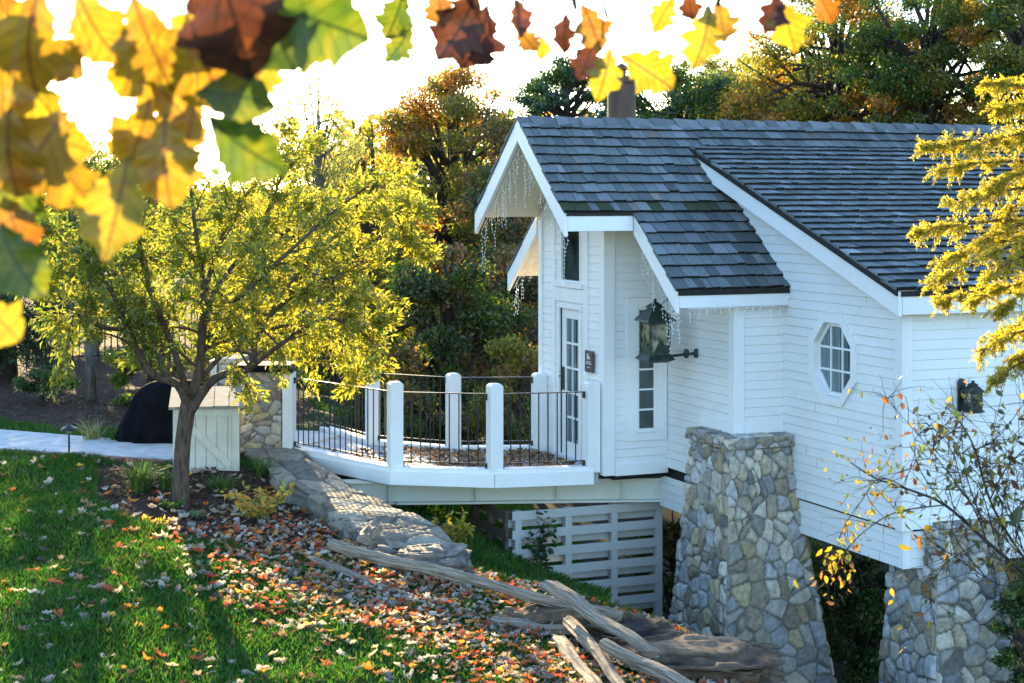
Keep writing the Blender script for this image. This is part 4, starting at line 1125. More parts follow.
# behind the railing and left of the house
bg_tree('tree', 'dense dark green tree standing beyond the bridge railing', 'tree', 445, 30, 235, 480, 95, {'deep': 4, 'green': 3, 'olive': 2, 'brown': 2}, 15000, .13, 101, ncl=60)
bg_tree('tree', 'reddish brown leafed tree beyond the railing close to the entry wall', 'tree', 505, 34, 225, 430, 85, {'rust': 3, 'brown': 3, 'olive': 3, 'deep': 2, 'orange': 1}, 14000, .13, 102, ncl=55)
bg_tree('shrub', 'olive green shrub behind the last railing bay before the door', 'shrub', 528, 27, 325, 480, 60, {'olive': 4, 'yg': 1.5, 'green': 3, 'brown': 1}, 8000, .10, 103, ncl=40, tr=.07)
bg_tree('shrub', 'dark shrub low behind the middle of the bridge railing', 'shrub', 405, 27, 375, 520, 80, dark, 9000, .11, 104, ncl=40, tr=.07)
bg_tree('tree', 'tall rusty orange tree with a broad round top in the middle of the treeline', 'tree', 452, 46, 48, 330, 108, {'rust': 2.4, 'orange': 2.0, 'olive': 4, 'yg': 2.4, 'mauve': 2}, 26000, .15, 105, ncl=80, clr=.2, gappy=.2)
bg_tree('conifer', 'blue green evergreen top just left of the stovepipe', 'conifer', 566, 49, 44, 185, 66, {'blue': 4, 'green': 2, 'deep': 2}, 14000, .15, 106, ncl=55, clr=.27, mat='leafdark', flat=.35)
bg_tree('tree', 'yellow green tree filling the gap between the young tree and the rusty tree', 'tree', 372, 40, 88, 380, 84, {'yg': 3, 'yellow': 2, 'olive': 3, 'orange': .6}, 16000, .13, 107, ncl=60, clr=.22)
bg_tree('tree', 'muted olive and brown tree behind the entry gable', 'tree', 520, 42, 96, 400, 100, {'olive': 3, 'brown': 2, 'green': 3, 'rust': 1.4, 'grey': 1}, 18000, .15, 108, ncl=60, clr=.24)
# over the roof, to the right
bg_tree('tree', 'bright green tree showing just right of the stovepipe over the ridge', 'tree', 676, 44, 52, 185, 82, {'green': 4, 'blue': 2, 'mid': 2, 'yg': 1}, 12000, .14, 110, ncl=50, clr=.25)
bg_tree('tree', 'thin twiggy yellow tree above the ridge with bare upright shoots', 'tree', 758, 46, 26, 185, 80, {'yellow': 2, 'yg': 3, 'olive': 3, 'orange': 1}, 9000, .13, 111, ncl=46, clr=.22, tr=.12, bark='greybark')
bg_tree('tree', 'wide spreading orange topped tree with a heavy dark limb above the roof', 'tree', 836, 41, -28, 185, 122, {'orange': 2.6, 'olive': 4, 'mid': 2, 'gold': 2, 'yg': 1}, 22000, .135, 112, ncl=80, clr=.19, tr=.2)
bg_tree('tree', 'deep green tree touched with orange high above the right of the roof', 'tree', 930, 38, -45, 185, 95, {'green': 4, 'mid': 3, 'olive': 3, 'orange': 1.6}, 22000, .13, 113, ncl=75, clr=.2, tr=.2)
bg_tree('tree', 'leafy green and gold tree rising out of the top right corner', 'tree', 1035, 36, -110, 185, 85, {'green': 3, 'olive': 3, 'gold': 2, 'mid': 2}, 18000, .13, 114, ncl=60, clr=.22, tr=.24)
bg_tree('tree', 'dark green tree low behind the ridge between the twiggy tree and the broad one', 'tree', 800, 50, 50, 185, 150, {'green': 3, 'mid': 3, 'olive': 3, 'gold': 1}, 22000, .17, 115, ncl=55, clr=.25)
# behind the left lawn; conifer, olive and slim crowns raised to shade it
bg_tree('conifer', 'black green evergreen with drooping skirts at the left edge above the mulch bank', 'conifer', 8, 31, 190, 398, 86, {'deep': 5, 'blue': 1.5, 'green': 1}, 16000, .13, 120, zb=.0, ncl=60, mat='leafdark', flat=.45, clr=.3, tr=.15, aspect=.25)
bg_tree('tree', 'hazy olive tree behind the slim grey trunk', 'tree', 95, 38, 138, 330, 112, {'olive': 4, 'yg': 3, 'green': 2}, 15000, .13, 121, zb=.1, ncl=60, clr=.22, gappy=.2)
bg_tree('shrub', 'leafy green shrub right behind the covered grill', 'shrub', 150, 27, 322, 430, 45, {'mid': 4, 'green': 3, 'yg': 2}, 6000, .10, 122, zb=.0, ncl=35, tr=.05)
bg_tree('shrub', 'glowing yellow shrub behind the bin and the gate pillar', 'shrub', 238, 30, 250, 405, 75, {'yg': 4, 'yellow': 3, 'mid': 2}, 10000, .11, 123, zb=.0, ncl=45, tr=.06)
bg_tree('tree', 'yellow leafed tree far behind the young tree towards the sun', 'tree', 270, 43, 178, 370, 85, {'yellow': 3, 'yg': 3, 'olive': 2}, 13000, .13, 124, zb=.2, ncl=50, clr=.22)
bg_tree('shrub', 'yellow green bush glowing behind the first railing bay', 'shrub', 338, 31, 300, 470, 55, {'yg': 4, 'mid': 3, 'yellow': 2, 'green': 2}, 9000, .11, 125, zb=-1.5, ncl=40, tr=.06)
bg_tree('willow', 'wispy pale willow with thin leaves against the white sky', 'tree', 318, 37, 42, 260, 48, {'pale': 4, 'yg': 1}, 3600, .17, 126, zb=.2, ncl=46, clr=.3, tr=.07, bark='greybark', aspect=.2, droop=.9, flat=1.2)
bg_tree('tree', 'slim grey trunked tree rising from the mulch bank', 'tree', 92, 27.5, 150, 320, 58, {'mid': 3, 'olive': 3, 'yg': 1}, 5200, .10, 127, zb=float(gz(-6.9, 27.5)) - .05, ncl=30, tr=.075, bark='greybark')
bg_tree('shrub', 'small low evergreen spreading on the mulch below the black green conifer', 'shrub', 42, 27.5, 366, 394, 36, {'mid': 3, 'green': 3, 'deep': 2}, 2400, .08, 128, zb=.0, ncl=22, tr=.03, mat='leafdark')
bg_tree('tree', 'olive autumn tree standing past the left end of the path', 'tree', -170, 37, 120, 330, 110, {'olive': 4, 'yg': 3, 'green': 2}, 9000, .14, 141, zb=.1, ncl=50, clr=.22)
bg_tree('tree', 'broad green tree well beyond the left end of the path', 'tree', -400, 40, 100, 330, 120, {'green': 4, 'olive': 3, 'mid': 2}, 9000, .15, 142, zb=.1, ncl=50, clr=.22)
# under and beside the house
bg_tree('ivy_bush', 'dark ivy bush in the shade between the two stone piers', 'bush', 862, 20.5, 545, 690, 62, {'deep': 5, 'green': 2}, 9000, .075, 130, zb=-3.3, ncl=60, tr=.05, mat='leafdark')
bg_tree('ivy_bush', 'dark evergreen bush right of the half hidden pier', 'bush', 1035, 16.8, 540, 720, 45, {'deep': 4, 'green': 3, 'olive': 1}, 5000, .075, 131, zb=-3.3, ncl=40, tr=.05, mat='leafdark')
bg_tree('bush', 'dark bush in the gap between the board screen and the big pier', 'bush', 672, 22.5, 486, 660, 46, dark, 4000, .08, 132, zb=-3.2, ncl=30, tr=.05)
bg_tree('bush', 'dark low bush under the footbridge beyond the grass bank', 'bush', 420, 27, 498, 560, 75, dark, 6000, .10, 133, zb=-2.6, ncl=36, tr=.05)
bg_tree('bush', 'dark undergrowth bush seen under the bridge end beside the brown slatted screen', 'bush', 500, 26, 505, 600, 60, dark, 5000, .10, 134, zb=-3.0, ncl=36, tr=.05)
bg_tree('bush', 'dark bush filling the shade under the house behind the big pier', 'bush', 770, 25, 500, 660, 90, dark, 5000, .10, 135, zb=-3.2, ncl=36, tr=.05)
# far wood that reads as one mass
def far_wood():
    rng = np.random.default_rng(77); pos, col, sz = [], [], []
    for k in range(150):
        px = rng.uniform(-420, 1500); w = rng.uniform(62, 95)
        top = 198 - 8 * rng.random() if px < 330 else 150 - 40 * rng.random()
        zt_ = CAMZ - (top - PYH) * w / F; hw = rng.uniform(2.5, 5)
        n = 420; c = np.array(uw((px - PX0) * w / F, w, 0))
        o = rng.standard_normal((n, 3)) * np.array((hw * .5, hw * .5, 1.0)); zc = rng.uniform(-4, zt_, n)
        pos.append(np.stack([c[0] + o[:, 0], c[1] + o[:, 1], zc], 1)); col.append(pick({'olive': 4, 'green': 3, 'yg': 1.5, 'rust': 1, 'brown': 1}, n, rng) * rng.uniform(.7, 1.3, (n, 1))); sz.append(rng.uniform(.35, .8, n))
    o = leaves('distant_woods', np.concatenate(pos), np.concatenate(sz), np.concatenate(col), rng, M['leaf'], aspect=.7)
    tag(o, 'far belt of mixed autumn woodland behind everything', 'woods', kind='stuff')
far_wood()
# iron fence far behind, catching the sun
u_ = (80 - PX0) * 34 / F
fa, fb = uw((40 - PX0) * 33 / F, 33, .0), uw((215 - PX0) * 35 / F, 35, .0)
m = MB(); L_ = (fb - fa).length; n_ = int(L_ / .13)
for i in range(n_ + 1):
    p = fa.lerp(fb, i / n_); m.tube([p + Vector((0, 0, -.1)), p + Vector((0, 0, 1.25))], .014, 4)
for z in (.15, 1.12): m.bar(fa + Vector((0, 0, z)), fb + Vector((0, 0, z)), .03, .03)
tag(m.build('iron_fence', M['iron']), 'iron picket fence far back among the sunlit shrubs', 'fence')

# ------------------------------------------------------------------ the young tree on the lawn
class Grower:
    def __init__(s, seed): s.m = MB(); s.r = random.Random(seed); s.tips = []; s.dirs = []
    def rv(s, k): return Vector((s.r.gauss(0, k), s.r.gauss(0, k), s.r.gauss(0, k)))
    def limb(s, pts, r0, r1, lvl, n=7):
        pts = [Vector(p) for p in pts]; sm = []
        for i in range(len(pts) - 1):           # Catmull-Rom
            a, b, c, d = pts[max(i - 1, 0)], pts[i], pts[i + 1], pts[min(i + 2, len(pts) - 1)]
            for t in (0, .25, .5, .75):
                sm.append(.5 * ((2 * b) + (c - a) * t + (2 * a - 5 * b + 4 * c - d) * t * t + (3 * b - a - 3 * c + d) * t ** 3))
        sm.append(pts[-1]); k = len(sm) - 1
        s.m.tube(sm, [r0 + (r1 - r0) * (i / k) ** .8 for i in range(k + 1)], n, True)
        return sm
    def spawn(s, sm, r, length, count, lvl, start=.25, up=.35, maxlvl=3, out=None, side=.9):
        k = len(sm) - 1
        for c in range(count):
            t = start + (1 - start) * (c + s.r.random()) / count; i = min(int(t * k), k - 1)
            p = sm[i].lerp(sm[i + 1], t * k - i); d = (sm[i + 1] - sm[i]).normalized()
            d2 = (d * .8 + s.rv(side * .75) + Vector((0, 0, up)) + (out if out else Vector())).normalized()
            L = length * s.r.uniform(.6, 1.15) * (1.05 - .4 * t); rr_ = r * (1 - .6 * t)
            q = [p]
            for j in range(4):
                d2 = (d2 + s.rv(.17) + Vector((0, 0, .06 if lvl < 2 else -.04))).normalized(); q.append(q[-1] + d2 * L / 4)
            if lvl >= maxlvl:
                s.m.tube(q, [rr_, rr_ * .75, rr_ * .5, rr_ * .35, rr_ * .2], 4, False); s.add_tips(q)
            else:
                sm2 = s.limb(q, rr_, rr_ * .25, lvl, 5)
                s.spawn(sm2, rr_ * .45, L * .55, max(3, int(L / .16)), lvl + 1, .15, up * .6, maxlvl)
                s.add_tips(q[2:])
    def add_tips(s, q):
        for a, b in zip(q, q[1:]):
            s.tips.append((a, b))
def young_tree():
    u, w = on_ground(181, 500); g0 = gpt(u, w, -.06)
    T_ = thing('young_tree', g0, 'young yellowing garden tree with low spreading limbs beside the white bin', 'tree')
    G = Grower(5)
    def q(l): return [P(px, py, w + dw) for px, py, dw in l]
    tr = [g0, P(181, 470, w), P(183, 440, w), P(187, 412, w), P(189, 400, w)]
    G.m.tube([g0 + Vector((0, 0, -.1))] + tr, [.125, .105, .095, .092, .095, .09], 12)
    L_ = [
        ([(189, 410, 0), (178, 385, -.15), (150, 372, -.3), (128, 330, -.4), (112, 292, -.6), (88, 262, -.8), (60, 240, -1)], .062),
        ([(189, 405, 0), (199, 370, .1), (202, 330, .1), (203, 285, .2), (196, 235, .3), (190, 185, .3)], .075),
        ([(190, 408, 0), (160, 350, .5), (135, 300, .8), (105, 260, 1.0), (70, 215, 1.2)], .05),
        ([(189, 400, 0), (172, 345, -.5), (150, 290, -.7), (140, 240, -.8), (150, 195, -.9)], .05),
        ([(203, 330, .1), (215, 290, .3), (245, 250, .5), (270, 205, .6), (285, 165, .6)], .045),
        ([(190, 412, 0), (215, 378, -.1), (250, 368, -.3), (258, 330, -.4), (290, 298, -.5), (325, 282, -.6), (365, 262, -.6)], .06),
        ([(250, 368, -.3), (280, 345, -.7), (320, 320, -.9), (352, 325, -1.0), (380, 350, -1.0)], .035),
        ([(203, 300, .1), (235, 300, -.5), (280, 260, -.8), (330, 215, -.9), (370, 185, -.9)], .042),
        ([(199, 380, .1), (240, 340, .7), (295, 325, 1.0), (335, 335, 1.1), (362, 352, 1.1)], .036),
        ([(205, 290, .2), (225, 230, 1.0), (255, 185, 1.2), (300, 150, 1.2)], .036),
        ([(258, 330, -.4), (300, 270, .2), (350, 225, .5), (390, 210, .6), (405, 238, .6)], .034),
        ([(128, 330, -.4), (95, 325, -.8), (62, 300, -1.1), (40, 262, -1.2)], .03),
    ]
    for l, r in L_:
        sm = G.limb(q(l), r, r * .22, 1)
        G.spawn(sm, r * .42, .80, 17, 2, .2, .25, 3)
    G.m.build('trunk', M['bark'], T_, smooth=True)
    rng = np.random.default_rng(9)
    A = np.array([tuple(a) for a, b in G.tips]); B = np.array([tuple(b) for a, b in G.tips])
    n = 39000; k = rng.integers(0, len(A), n); t = rng.random((n, 1))
    pos = A[k] * (1 - t) + B[k] * t + rng.standard_normal((n, 3)) * .04
    us = pos[:, 0] * CT - pos[:, 1] * ST
    f = sstep(-4.6, -2.4, us)                    # right side coloured yellow as if sunlit, left a darker olive
    gcol = pick({'mid': 3, 'olive': 4, 'green': 1.2, 'yg': 2}, n, rng); ycol = pick({'yg': 5, 'yellow': 2.4, 'olive': 2.2, 'mid': 1}, n, rng)
    seg = np.random.default_rng(1).random(len(A))[k]
    col = np.where((.6 * seg + .4 * rng.random(n) < f)[:, None], ycol, gcol) * rng.uniform(.7, 1.3, (n, 1))
    leaves('crown', pos, rng.uniform(.05, .11, n), col, rng, M['leaf'], T_, aspect=.32, dirs=unit(B[k] - A[k]), spread=.9, droop=.25)
    print('young tree tips', len(A))
young_tree()

# ------------------------------------------------------------------ golden conifer at the right edge
def golden_conifer():
    w = 11.4; base = uw((1120 - PX0) * w / F, w, -2.2)
    T_ = thing('golden_conifer', base, 'feathery golden conifer reaching in over the roof from the right edge', 'conifer')
    rng = np.random.default_rng(21); r = random.Random(21); m = MB()
    m.tube([base, P(1125, 600, w), P(1118, 300, w), P(1112, 60, w), P(1110, -60, w)], [.12, .10, .06, .03, .012], 9)
    Lm = [(1116, 130, 986, 84), (1116, 170, 925, 147), (1117, 160, 965, 150), (1117, 200, 940, 170), (1118, 215, 950, 205), (1118, 240, 908, 236), (1118, 260, 945, 262), (1119, 250, 930, 285), (1119, 300, 938, 302), (1119, 300, 975, 300),
          (1118, 130, 1000, 110), (1118, 180, 985, 190), (1119, 230, 985, 240), (1119, 270, 990, 275), (1120, 330, 978, 352), (1120, 350, 990, 385), (1120, 320, 1003, 335), (1118, 280, 1000, 312), (1120, 340, 1010, 365), (1118, 150, 1004, 140), (1119, 205, 1002, 215)]
    Lm += [(x0, y0 - 6, 2 * 1117 - x1, y1 + r.uniform(-12, 12)) for x0, y0, x1, y1 in Lm]      # the far side of the crown, out of frame
    tips = []
    for x0, y0, x1, y1 in Lm:
        w0, w1 = w, w + r.uniform(-.5, .5) * (1 if x1 < 1110 else 2)
        a, b = P(x0, y0, w0), P(x1, y1, w1); c = a.lerp(b, .55) + Vector((0, 0, .10 + r.uniform(0, .08)))
        pts = [a, a.lerp(c, .5) + Vector((0, 0, .03)), c, c.lerp(b, .6) + Vector((0, 0, .02)), b]
        m.tube(pts, [.022, .017, .012, .007, .003], 5)
        n = 38
        for i in range(n):
            t = r.uniform(.22, 1); k = min(int(t * 4), 3); p = pts[k].lerp(pts[k + 1], t * 4 - k)
            d = (pts[k + 1] - pts[k]).normalized(); L = r.uniform(.10, .26) * (1.1 - .55 * t)
            s = Vector((r.gauss(0, .55), r.gauss(0, .55), r.gauss(0, .45))); e1 = p + (d * .8 + s).normalized() * L * .6; e2 = e1 + (d * .6 + s * .6 + Vector((0, 0, -.75))).normalized() * L * .5
            m.tube([p, e1, e2], [.004, .0028, .0014], 3, False); tips += [(p, e1), (e1, e2)]
            for j in range(5):
                f = r.random(); o = p.lerp(e1, f); q_ = o + (d * .5 + Vector((r.gauss(0, .7), r.gauss(0, .7), r.gauss(-.15, .5)))).normalized() * L * .45
                tips.append((o, q_))
    m.build('trunk', M['bark'], T_, smooth=True)
    A = np.array([tuple(a) for a, b in tips]); B = np.array([tuple(b) for a, b in tips])
    n = 250000; k = rng.integers(0, len(A), n); t = rng.random((n, 1))
    pos = A[k] * (1 - t) + B[k] * t + rng.standard_normal((n, 3)) * .006
    col = np.array([(.62, .46, .03), (.54, .45, .04), (.70, .54, .05), (.36, .36, .04), (.22, .23, .035)])[rng.choice(5, n, p=(.22, .22, .12, .24, .2))] * rng.uniform(.7, 1.2, (n, 1))
    leaves('foliage', pos, rng.uniform(.012, .028, n), col, rng, M['leaf'], T_, aspect=.34, dirs=unit(B[k] - A[k]), spread=.75, droop=.15)
golden_conifer()
def vine_leaves():                               # a few broad pointed leaves caught in the conifer
    pass

# ------------------------------------------------------------------ bare bush in front of the house corner
def leaf_shape(mb, p, d, size, rr, wid=.5):
    d = Vector(d).normalized(); s = d.cross(Vector((rr.gauss(0, 1), rr.gauss(0, 1), rr.gauss(0, 1)))).normalized(); n = d.cross(s)
    row = []
    for t, k in ((0, 0), (.2, .62), (.45, 1), (.72, .7), (1, 0)):
        c = p + d * size * t - n * size * .18 * t * t
        row.append((c, c + s * size * wid * .5 * k + n * size * .07 * k, c - s * size * wid * .5 * k + n * size * .07 * k))
    vs = [row[0][0]]; 
    for c, l, r_ in row[1:4]: vs += [l, c, r_]
    vs.append(row[4][0])
    mb.add(vs, [[0, 2, 1], [0, 3, 2], [1, 2, 5, 4], [2, 3, 6, 5], [4, 5, 8, 7], [5, 6, 9, 8], [7, 8, 10], [8, 9, 10]])
def bare_bush():
    w = 10.6; base = uw((1080 - PX0) * w / F, w, -2.6)
    T_ = thing('bare_bush', base, 'sparse twiggy bush with a few yellow and green leaves in front of the house corner', 'bush')
    r = random.Random(31); m, lf = MB(), MB()
    def tw(l, r0, r1): 
        pts = [P(x, y, w + d) for x, y, d in l]; sm = Grower(1).limb(pts, 0, 0, 0, 3)
        m.tube(sm, [r0 + (r1 - r0) * i / (len(sm) - 1) for i in range(len(sm))], 6); return sm
    main = [
        ([(1080, 640, 0), (1030, 580, 0), (985, 540, 0), (945, 505, .0), (910, 490, .1), (875, 478, .2), (850, 462, .3)], .016, .004),
        ([(1070, 620, .1), (1015, 545, .1), (990, 500, 0), (975, 450, -.1), (962, 425, -.1), (948, 408, -.1)], .011, .003),
        ([(945, 505, 0), (905, 510, -.2), (880, 520, -.2), (850, 545, -.3), (828, 580, -.3), (815, 590, -.3)], .005, .002),
        ([(910, 490, .1), (880, 478, 0), (862, 500, -.1), (842, 530, -.1), (835, 560, -.1)], .004, .0015),
        ([(990, 500, 0), (1005, 470, .2), (1024, 450, .3), (1050, 430, .3)], .006, .003),
        ([(985, 540, 0), (950, 560, .1), (930, 590, .2), (935, 620, .2)], .004, .0015),
        ([(975, 450, -.1), (1000, 435, 0), (1030, 395, .2)], .004, .002),
        ([(1030, 580, 0), (1000, 585, -.2), (960, 560, -.3), (935, 545, -.3)], .005, .002),
        ([(962, 425, -.1), (940, 440, -.2), (920, 455, -.2), (905, 480, -.2)], .003, .0015),
        ([(945, 505, 0), (920, 470, .1), (915, 440, .1), (930, 425, .1)], .004, .0015),
        ([(1015, 545, 0), (1024, 500, .2), (1040, 470, .3)], .006, .003),
    ]
    for k in range(14):
        x, y = r.uniform(985, 1060), r.uniform(520, 600); main.append(([(x, y, 0), (x - r.uniform(5, 40), y - r.uniform(30, 60), r.gauss(0, .2)), (x - r.uniform(10, 70), y - r.uniform(70, 110), r.gauss(0, .3)), (x - r.uniform(0, 110), y - r.uniform(100, 170), r.gauss(0, .3))], .0045, .0014))
    twigs = []
    for l, a, b in main:
        sm = tw(l, a, b)
        for i in range(20):
            k = r.randrange(2, len(sm) - 1); p = sm[k]; d = (sm[k + 1] - sm[k]).normalized(); L = r.uniform(.10, .38); q = [p]
            d = (d * .6 + Vector((r.gauss(0, .6), r.gauss(0, .6), r.gauss(0, .6)))).normalized()
            for j in range(4):
                d = (d + Vector((r.gauss(0, .25), r.gauss(0, .25), r.gauss(-.03, .25)))).normalized(); q.append(q[-1] + d * L / 4)
            m.tube(q, [.0026, .002, .0016, .0013, .001], 4, False); twigs.append(q)
    m.build('branches', M['darkbark'], T_)
    cols = [(.24, .165, .015), (.17, .15, .02), (.075, .105, .015), (.05, .08, .015), (.18, .08, .015), (.10, .045, .02), (.27, .20, .02)]
    def put(p, s, c=None):
        lf.cur = tuple(v * r.uniform(.8, 1.2) for v in (c or r.choice(cols))); leaf_shape(lf, p, (r.gauss(0, .5), r.gauss(0, .5), r.gauss(-.6, .5)), s, r)
    for q in twigs:
        for j in range(r.choice((0, 1, 1, 2, 2))):
            put(q[r.randrange(1, 5)], r.uniform(.03, .07))
    for k in range(80):                          # the hanging yellow spray on the left
        t = r.random(); x = 862 - 32 * t + r.gauss(0, 10); y = 505 + 75 * t + r.gauss(0, 12); put(P(x, y, w - .2 + r.gauss(0, .1)), r.uniform(.03, .06), r.choice(cols[:2] + cols[6:]))
    for k in range(80): put(P(r.gauss(872, 20), r.gauss(470, 22), w + r.gauss(0, .1)), r.uniform(.025, .05), r.choice(cols[:5]))
    for x, y, s, c in ((912, 530, .10, 6), (920, 535, .10, 4), (898, 545, .09, 0), (925, 525, .09, 0), (905, 522, .08, 2), (1010, 520, .13, 2), (1020, 505, .13, 3), (985, 482, .09, 4), (995, 480, .08, 5), (1020, 490, .09, 5), (952, 410, .07, 3), (958, 418, .07, 2), (945, 402, .07, 3),
                       (935, 405, .06, 3), (1008, 455, .10, 5), (1018, 440, .09, 3), (928, 630, .07, 0), (938, 632, .07, 0), (891, 588, .06, 0), (893, 600, .05, 0), (903, 575, .05, 6), (886, 434, .06, 5), (873, 447, .05, 5), (955, 445, .06, 2), (966, 470, .06, 4), (1003, 590, .07, 2)):
        put(P(x, y, w - .25), s, cols[c])
    lf.build('foliage', M['leaf'], T_, col=True)
bare_bush()

# ------------------------------------------------------------------ small plants on the bed
def blades_plant(name, label, cat, px, py, n, h, spread, cols, seed, wid=.012, group=None, dry=0):
    u, w = on_ground(px, py); r = random.Random(seed); m = MB(); o = gpt(u, w, -.01)
    for i in range(n):
        a = r.uniform(0, 6.283); d = Vector((math.cos(a), math.sin(a), 0)); H = h * r.uniform(.55, 1.1); sp = spread * r.uniform(.3, 1.1)
        m.cur = tuple(c * r.uniform(.75, 1.25) for c in r.choice(cols)); s = Vector((-d.y, d.x, 0)) * wid * r.uniform(.6, 1.2)
        b = o + d * r.uniform(0, .07) + Vector((r.gauss(0, .04), r.gauss(0, .04), 0)); vs = []
        for t in (0, .3, .6, .85, 1):
            p = b + d * sp * t ** 1.8 + Vector((0, 0, H * (t - .42 * t ** 3 * (sp / max(spread, .01)))))
            k = 1 - t ** 2.2; vs += [p - s * k, p + s * k]
        m.add(vs, [[i2, i2 + 1, i2 + 3, i2 + 2] for i2 in (0, 2, 4, 6)])
    return tag(m.build(name, M['grass'], col=True), label, cat, group)
gcs = [(.05, .10, .02), (.08, .15, .025), (.11, .17, .03)]
blades_plant('iris_clump', 'tall strap leaved green clump left of the young tree trunk', 'plant', 140, 492, 120, .48, .34, gcs, 1)
blades_plant('iris_clump', 'strap leaved green clump close against the trunk and the bin', 'plant', 167, 489, 70, .36, .30, gcs, 2)
blades_plant('iris_clump', 'low strap leaved clump in front of the white bin', 'plant', 222, 492, 90, .30, .34, gcs, 3)
blades_plant('iris_clump', 'strap leaved clump between the bin and the stone wall', 'plant', 262, 476, 60, .36, .28, gcs, 4)
blades_plant('ornamental_grass', 'pale dry arching grass tuft beside the garden light', 'plant', 92, 441, 90, .42, .42, [(.30, .26, .12), (.20, .20, .06), (.40, .34, .18)], 5, .007)
blades_plant('iris_clump', 'green grassy clump at the foot of the black grill cover', 'plant', 118, 441, 80, .32, .26, gcs, 6)
def twiggy(name, label, cat, px, py, h, wd, n, cols, seed, ls=.05):
    u, w = on_ground(px, py); o = gpt(u, w, -.02); T_ = thing(name, o, label, cat); r = random.Random(seed); m, lf = MB(), MB()
    for i in range(n):
        a = r.uniform(0, 6.283); d = Vector((math.cos(a) * wd, math.sin(a) * wd, h)) * r.uniform(.5, 1.05); q = [o]
        for t in (.33, .66, 1): q.append(o + Vector((d.x * t ** 1.3, d.y * t ** 1.3, d.z * (t - .15 * t * t))) + Vector((r.gauss(0, .02), r.gauss(0, .02), 0)))
        m.tube(q, [.006, .005, .003, .002], 4, False)
        for k in range(16):
            t = r.uniform(.3, 1); j = min(int(t * 3), 2); p = q[j].lerp(q[j + 1], t * 3 - j); lf.cur = tuple(c * r.uniform(.75, 1.25) for c in r.choice(cols))
            leaf_shape(lf, p, (r.gauss(0, .8) + d.x, r.gauss(0, .8) + d.y, r.gauss(-.1, .5)), ls * r.uniform(.6, 1.3), r, .38)
    m.build('stems', M['bark'], T_); lf.build('foliage', M['leaf'], T_, col=True); return T_
twiggy('yellow_shrub', 'small glowing yellow shrub on the mulch beside the stone wall', 'shrub', 258, 522, .52, .42, 42, [(.60, .42, .06), (.50, .42, .10), (.62, .34, .08), (.34, .32, .06)], 41, .075)
twiggy('yellow_sapling', 'little yellow sapling on the grass bank by the brown slatted screen', 'sapling', 452, 552, .55, .24, 14, [(.50, .36, .03), (.40, .34, .05), (.20, .22, .03)], 42, .09)
for i, (x, y, l) in enumerate(((155, 524, 'small bright yellow seedling on the mulch in front of the trunk'), (200, 518, 'small pale green rosette on the mulch right of the trunk'), (172, 508, 'tiny green weed at the foot of the trunk'))):
    twiggy('seedling', l, 'seedling', x, y, .12, .16, 12, [[(.50, .44, .04)], [(.12, .20, .10)], [(.10, .18, .03)]][i], 50 + i, .06)
def vine():
    r = random.Random(6); m, lf = MB(), MB(); a = PY_(541, 592, 18.88)
    T_ = thing('climbing_vine', a, 'green vine climbing the white board screen under the footbridge', 'vine')
    for k in range(5):
        q = [a + Vector((r.gauss(0, .05), 0, -.05))]; 
        for t in np.linspace(.15, 1, 7): q.append(Vector((a.x + r.gauss(0, .06), 18.87 + r.gauss(0, .02), a.z + t * .95 * (1 - .08 * k))))
        m.tube(q, .006, 4, False)
        for j in range(34):
            p = q[r.randrange(1, 8)] + Vector((r.gauss(0, .06), r.gauss(-.03, .03), r.gauss(0, .06))); g_ = r.uniform(.7, 1.4); lf.cur = (.03 * g_, .075 * g_, .018 * g_)
            leaf_shape(lf, p, (r.gauss(0, .7), r.gauss(-.4, .4), r.gauss(-.3, .6)), r.uniform(.06, .11), r, .6)
    m.build('stems', M['bark'], T_); lf.build('foliage', M['leaf'], T_, col=True)
vine()

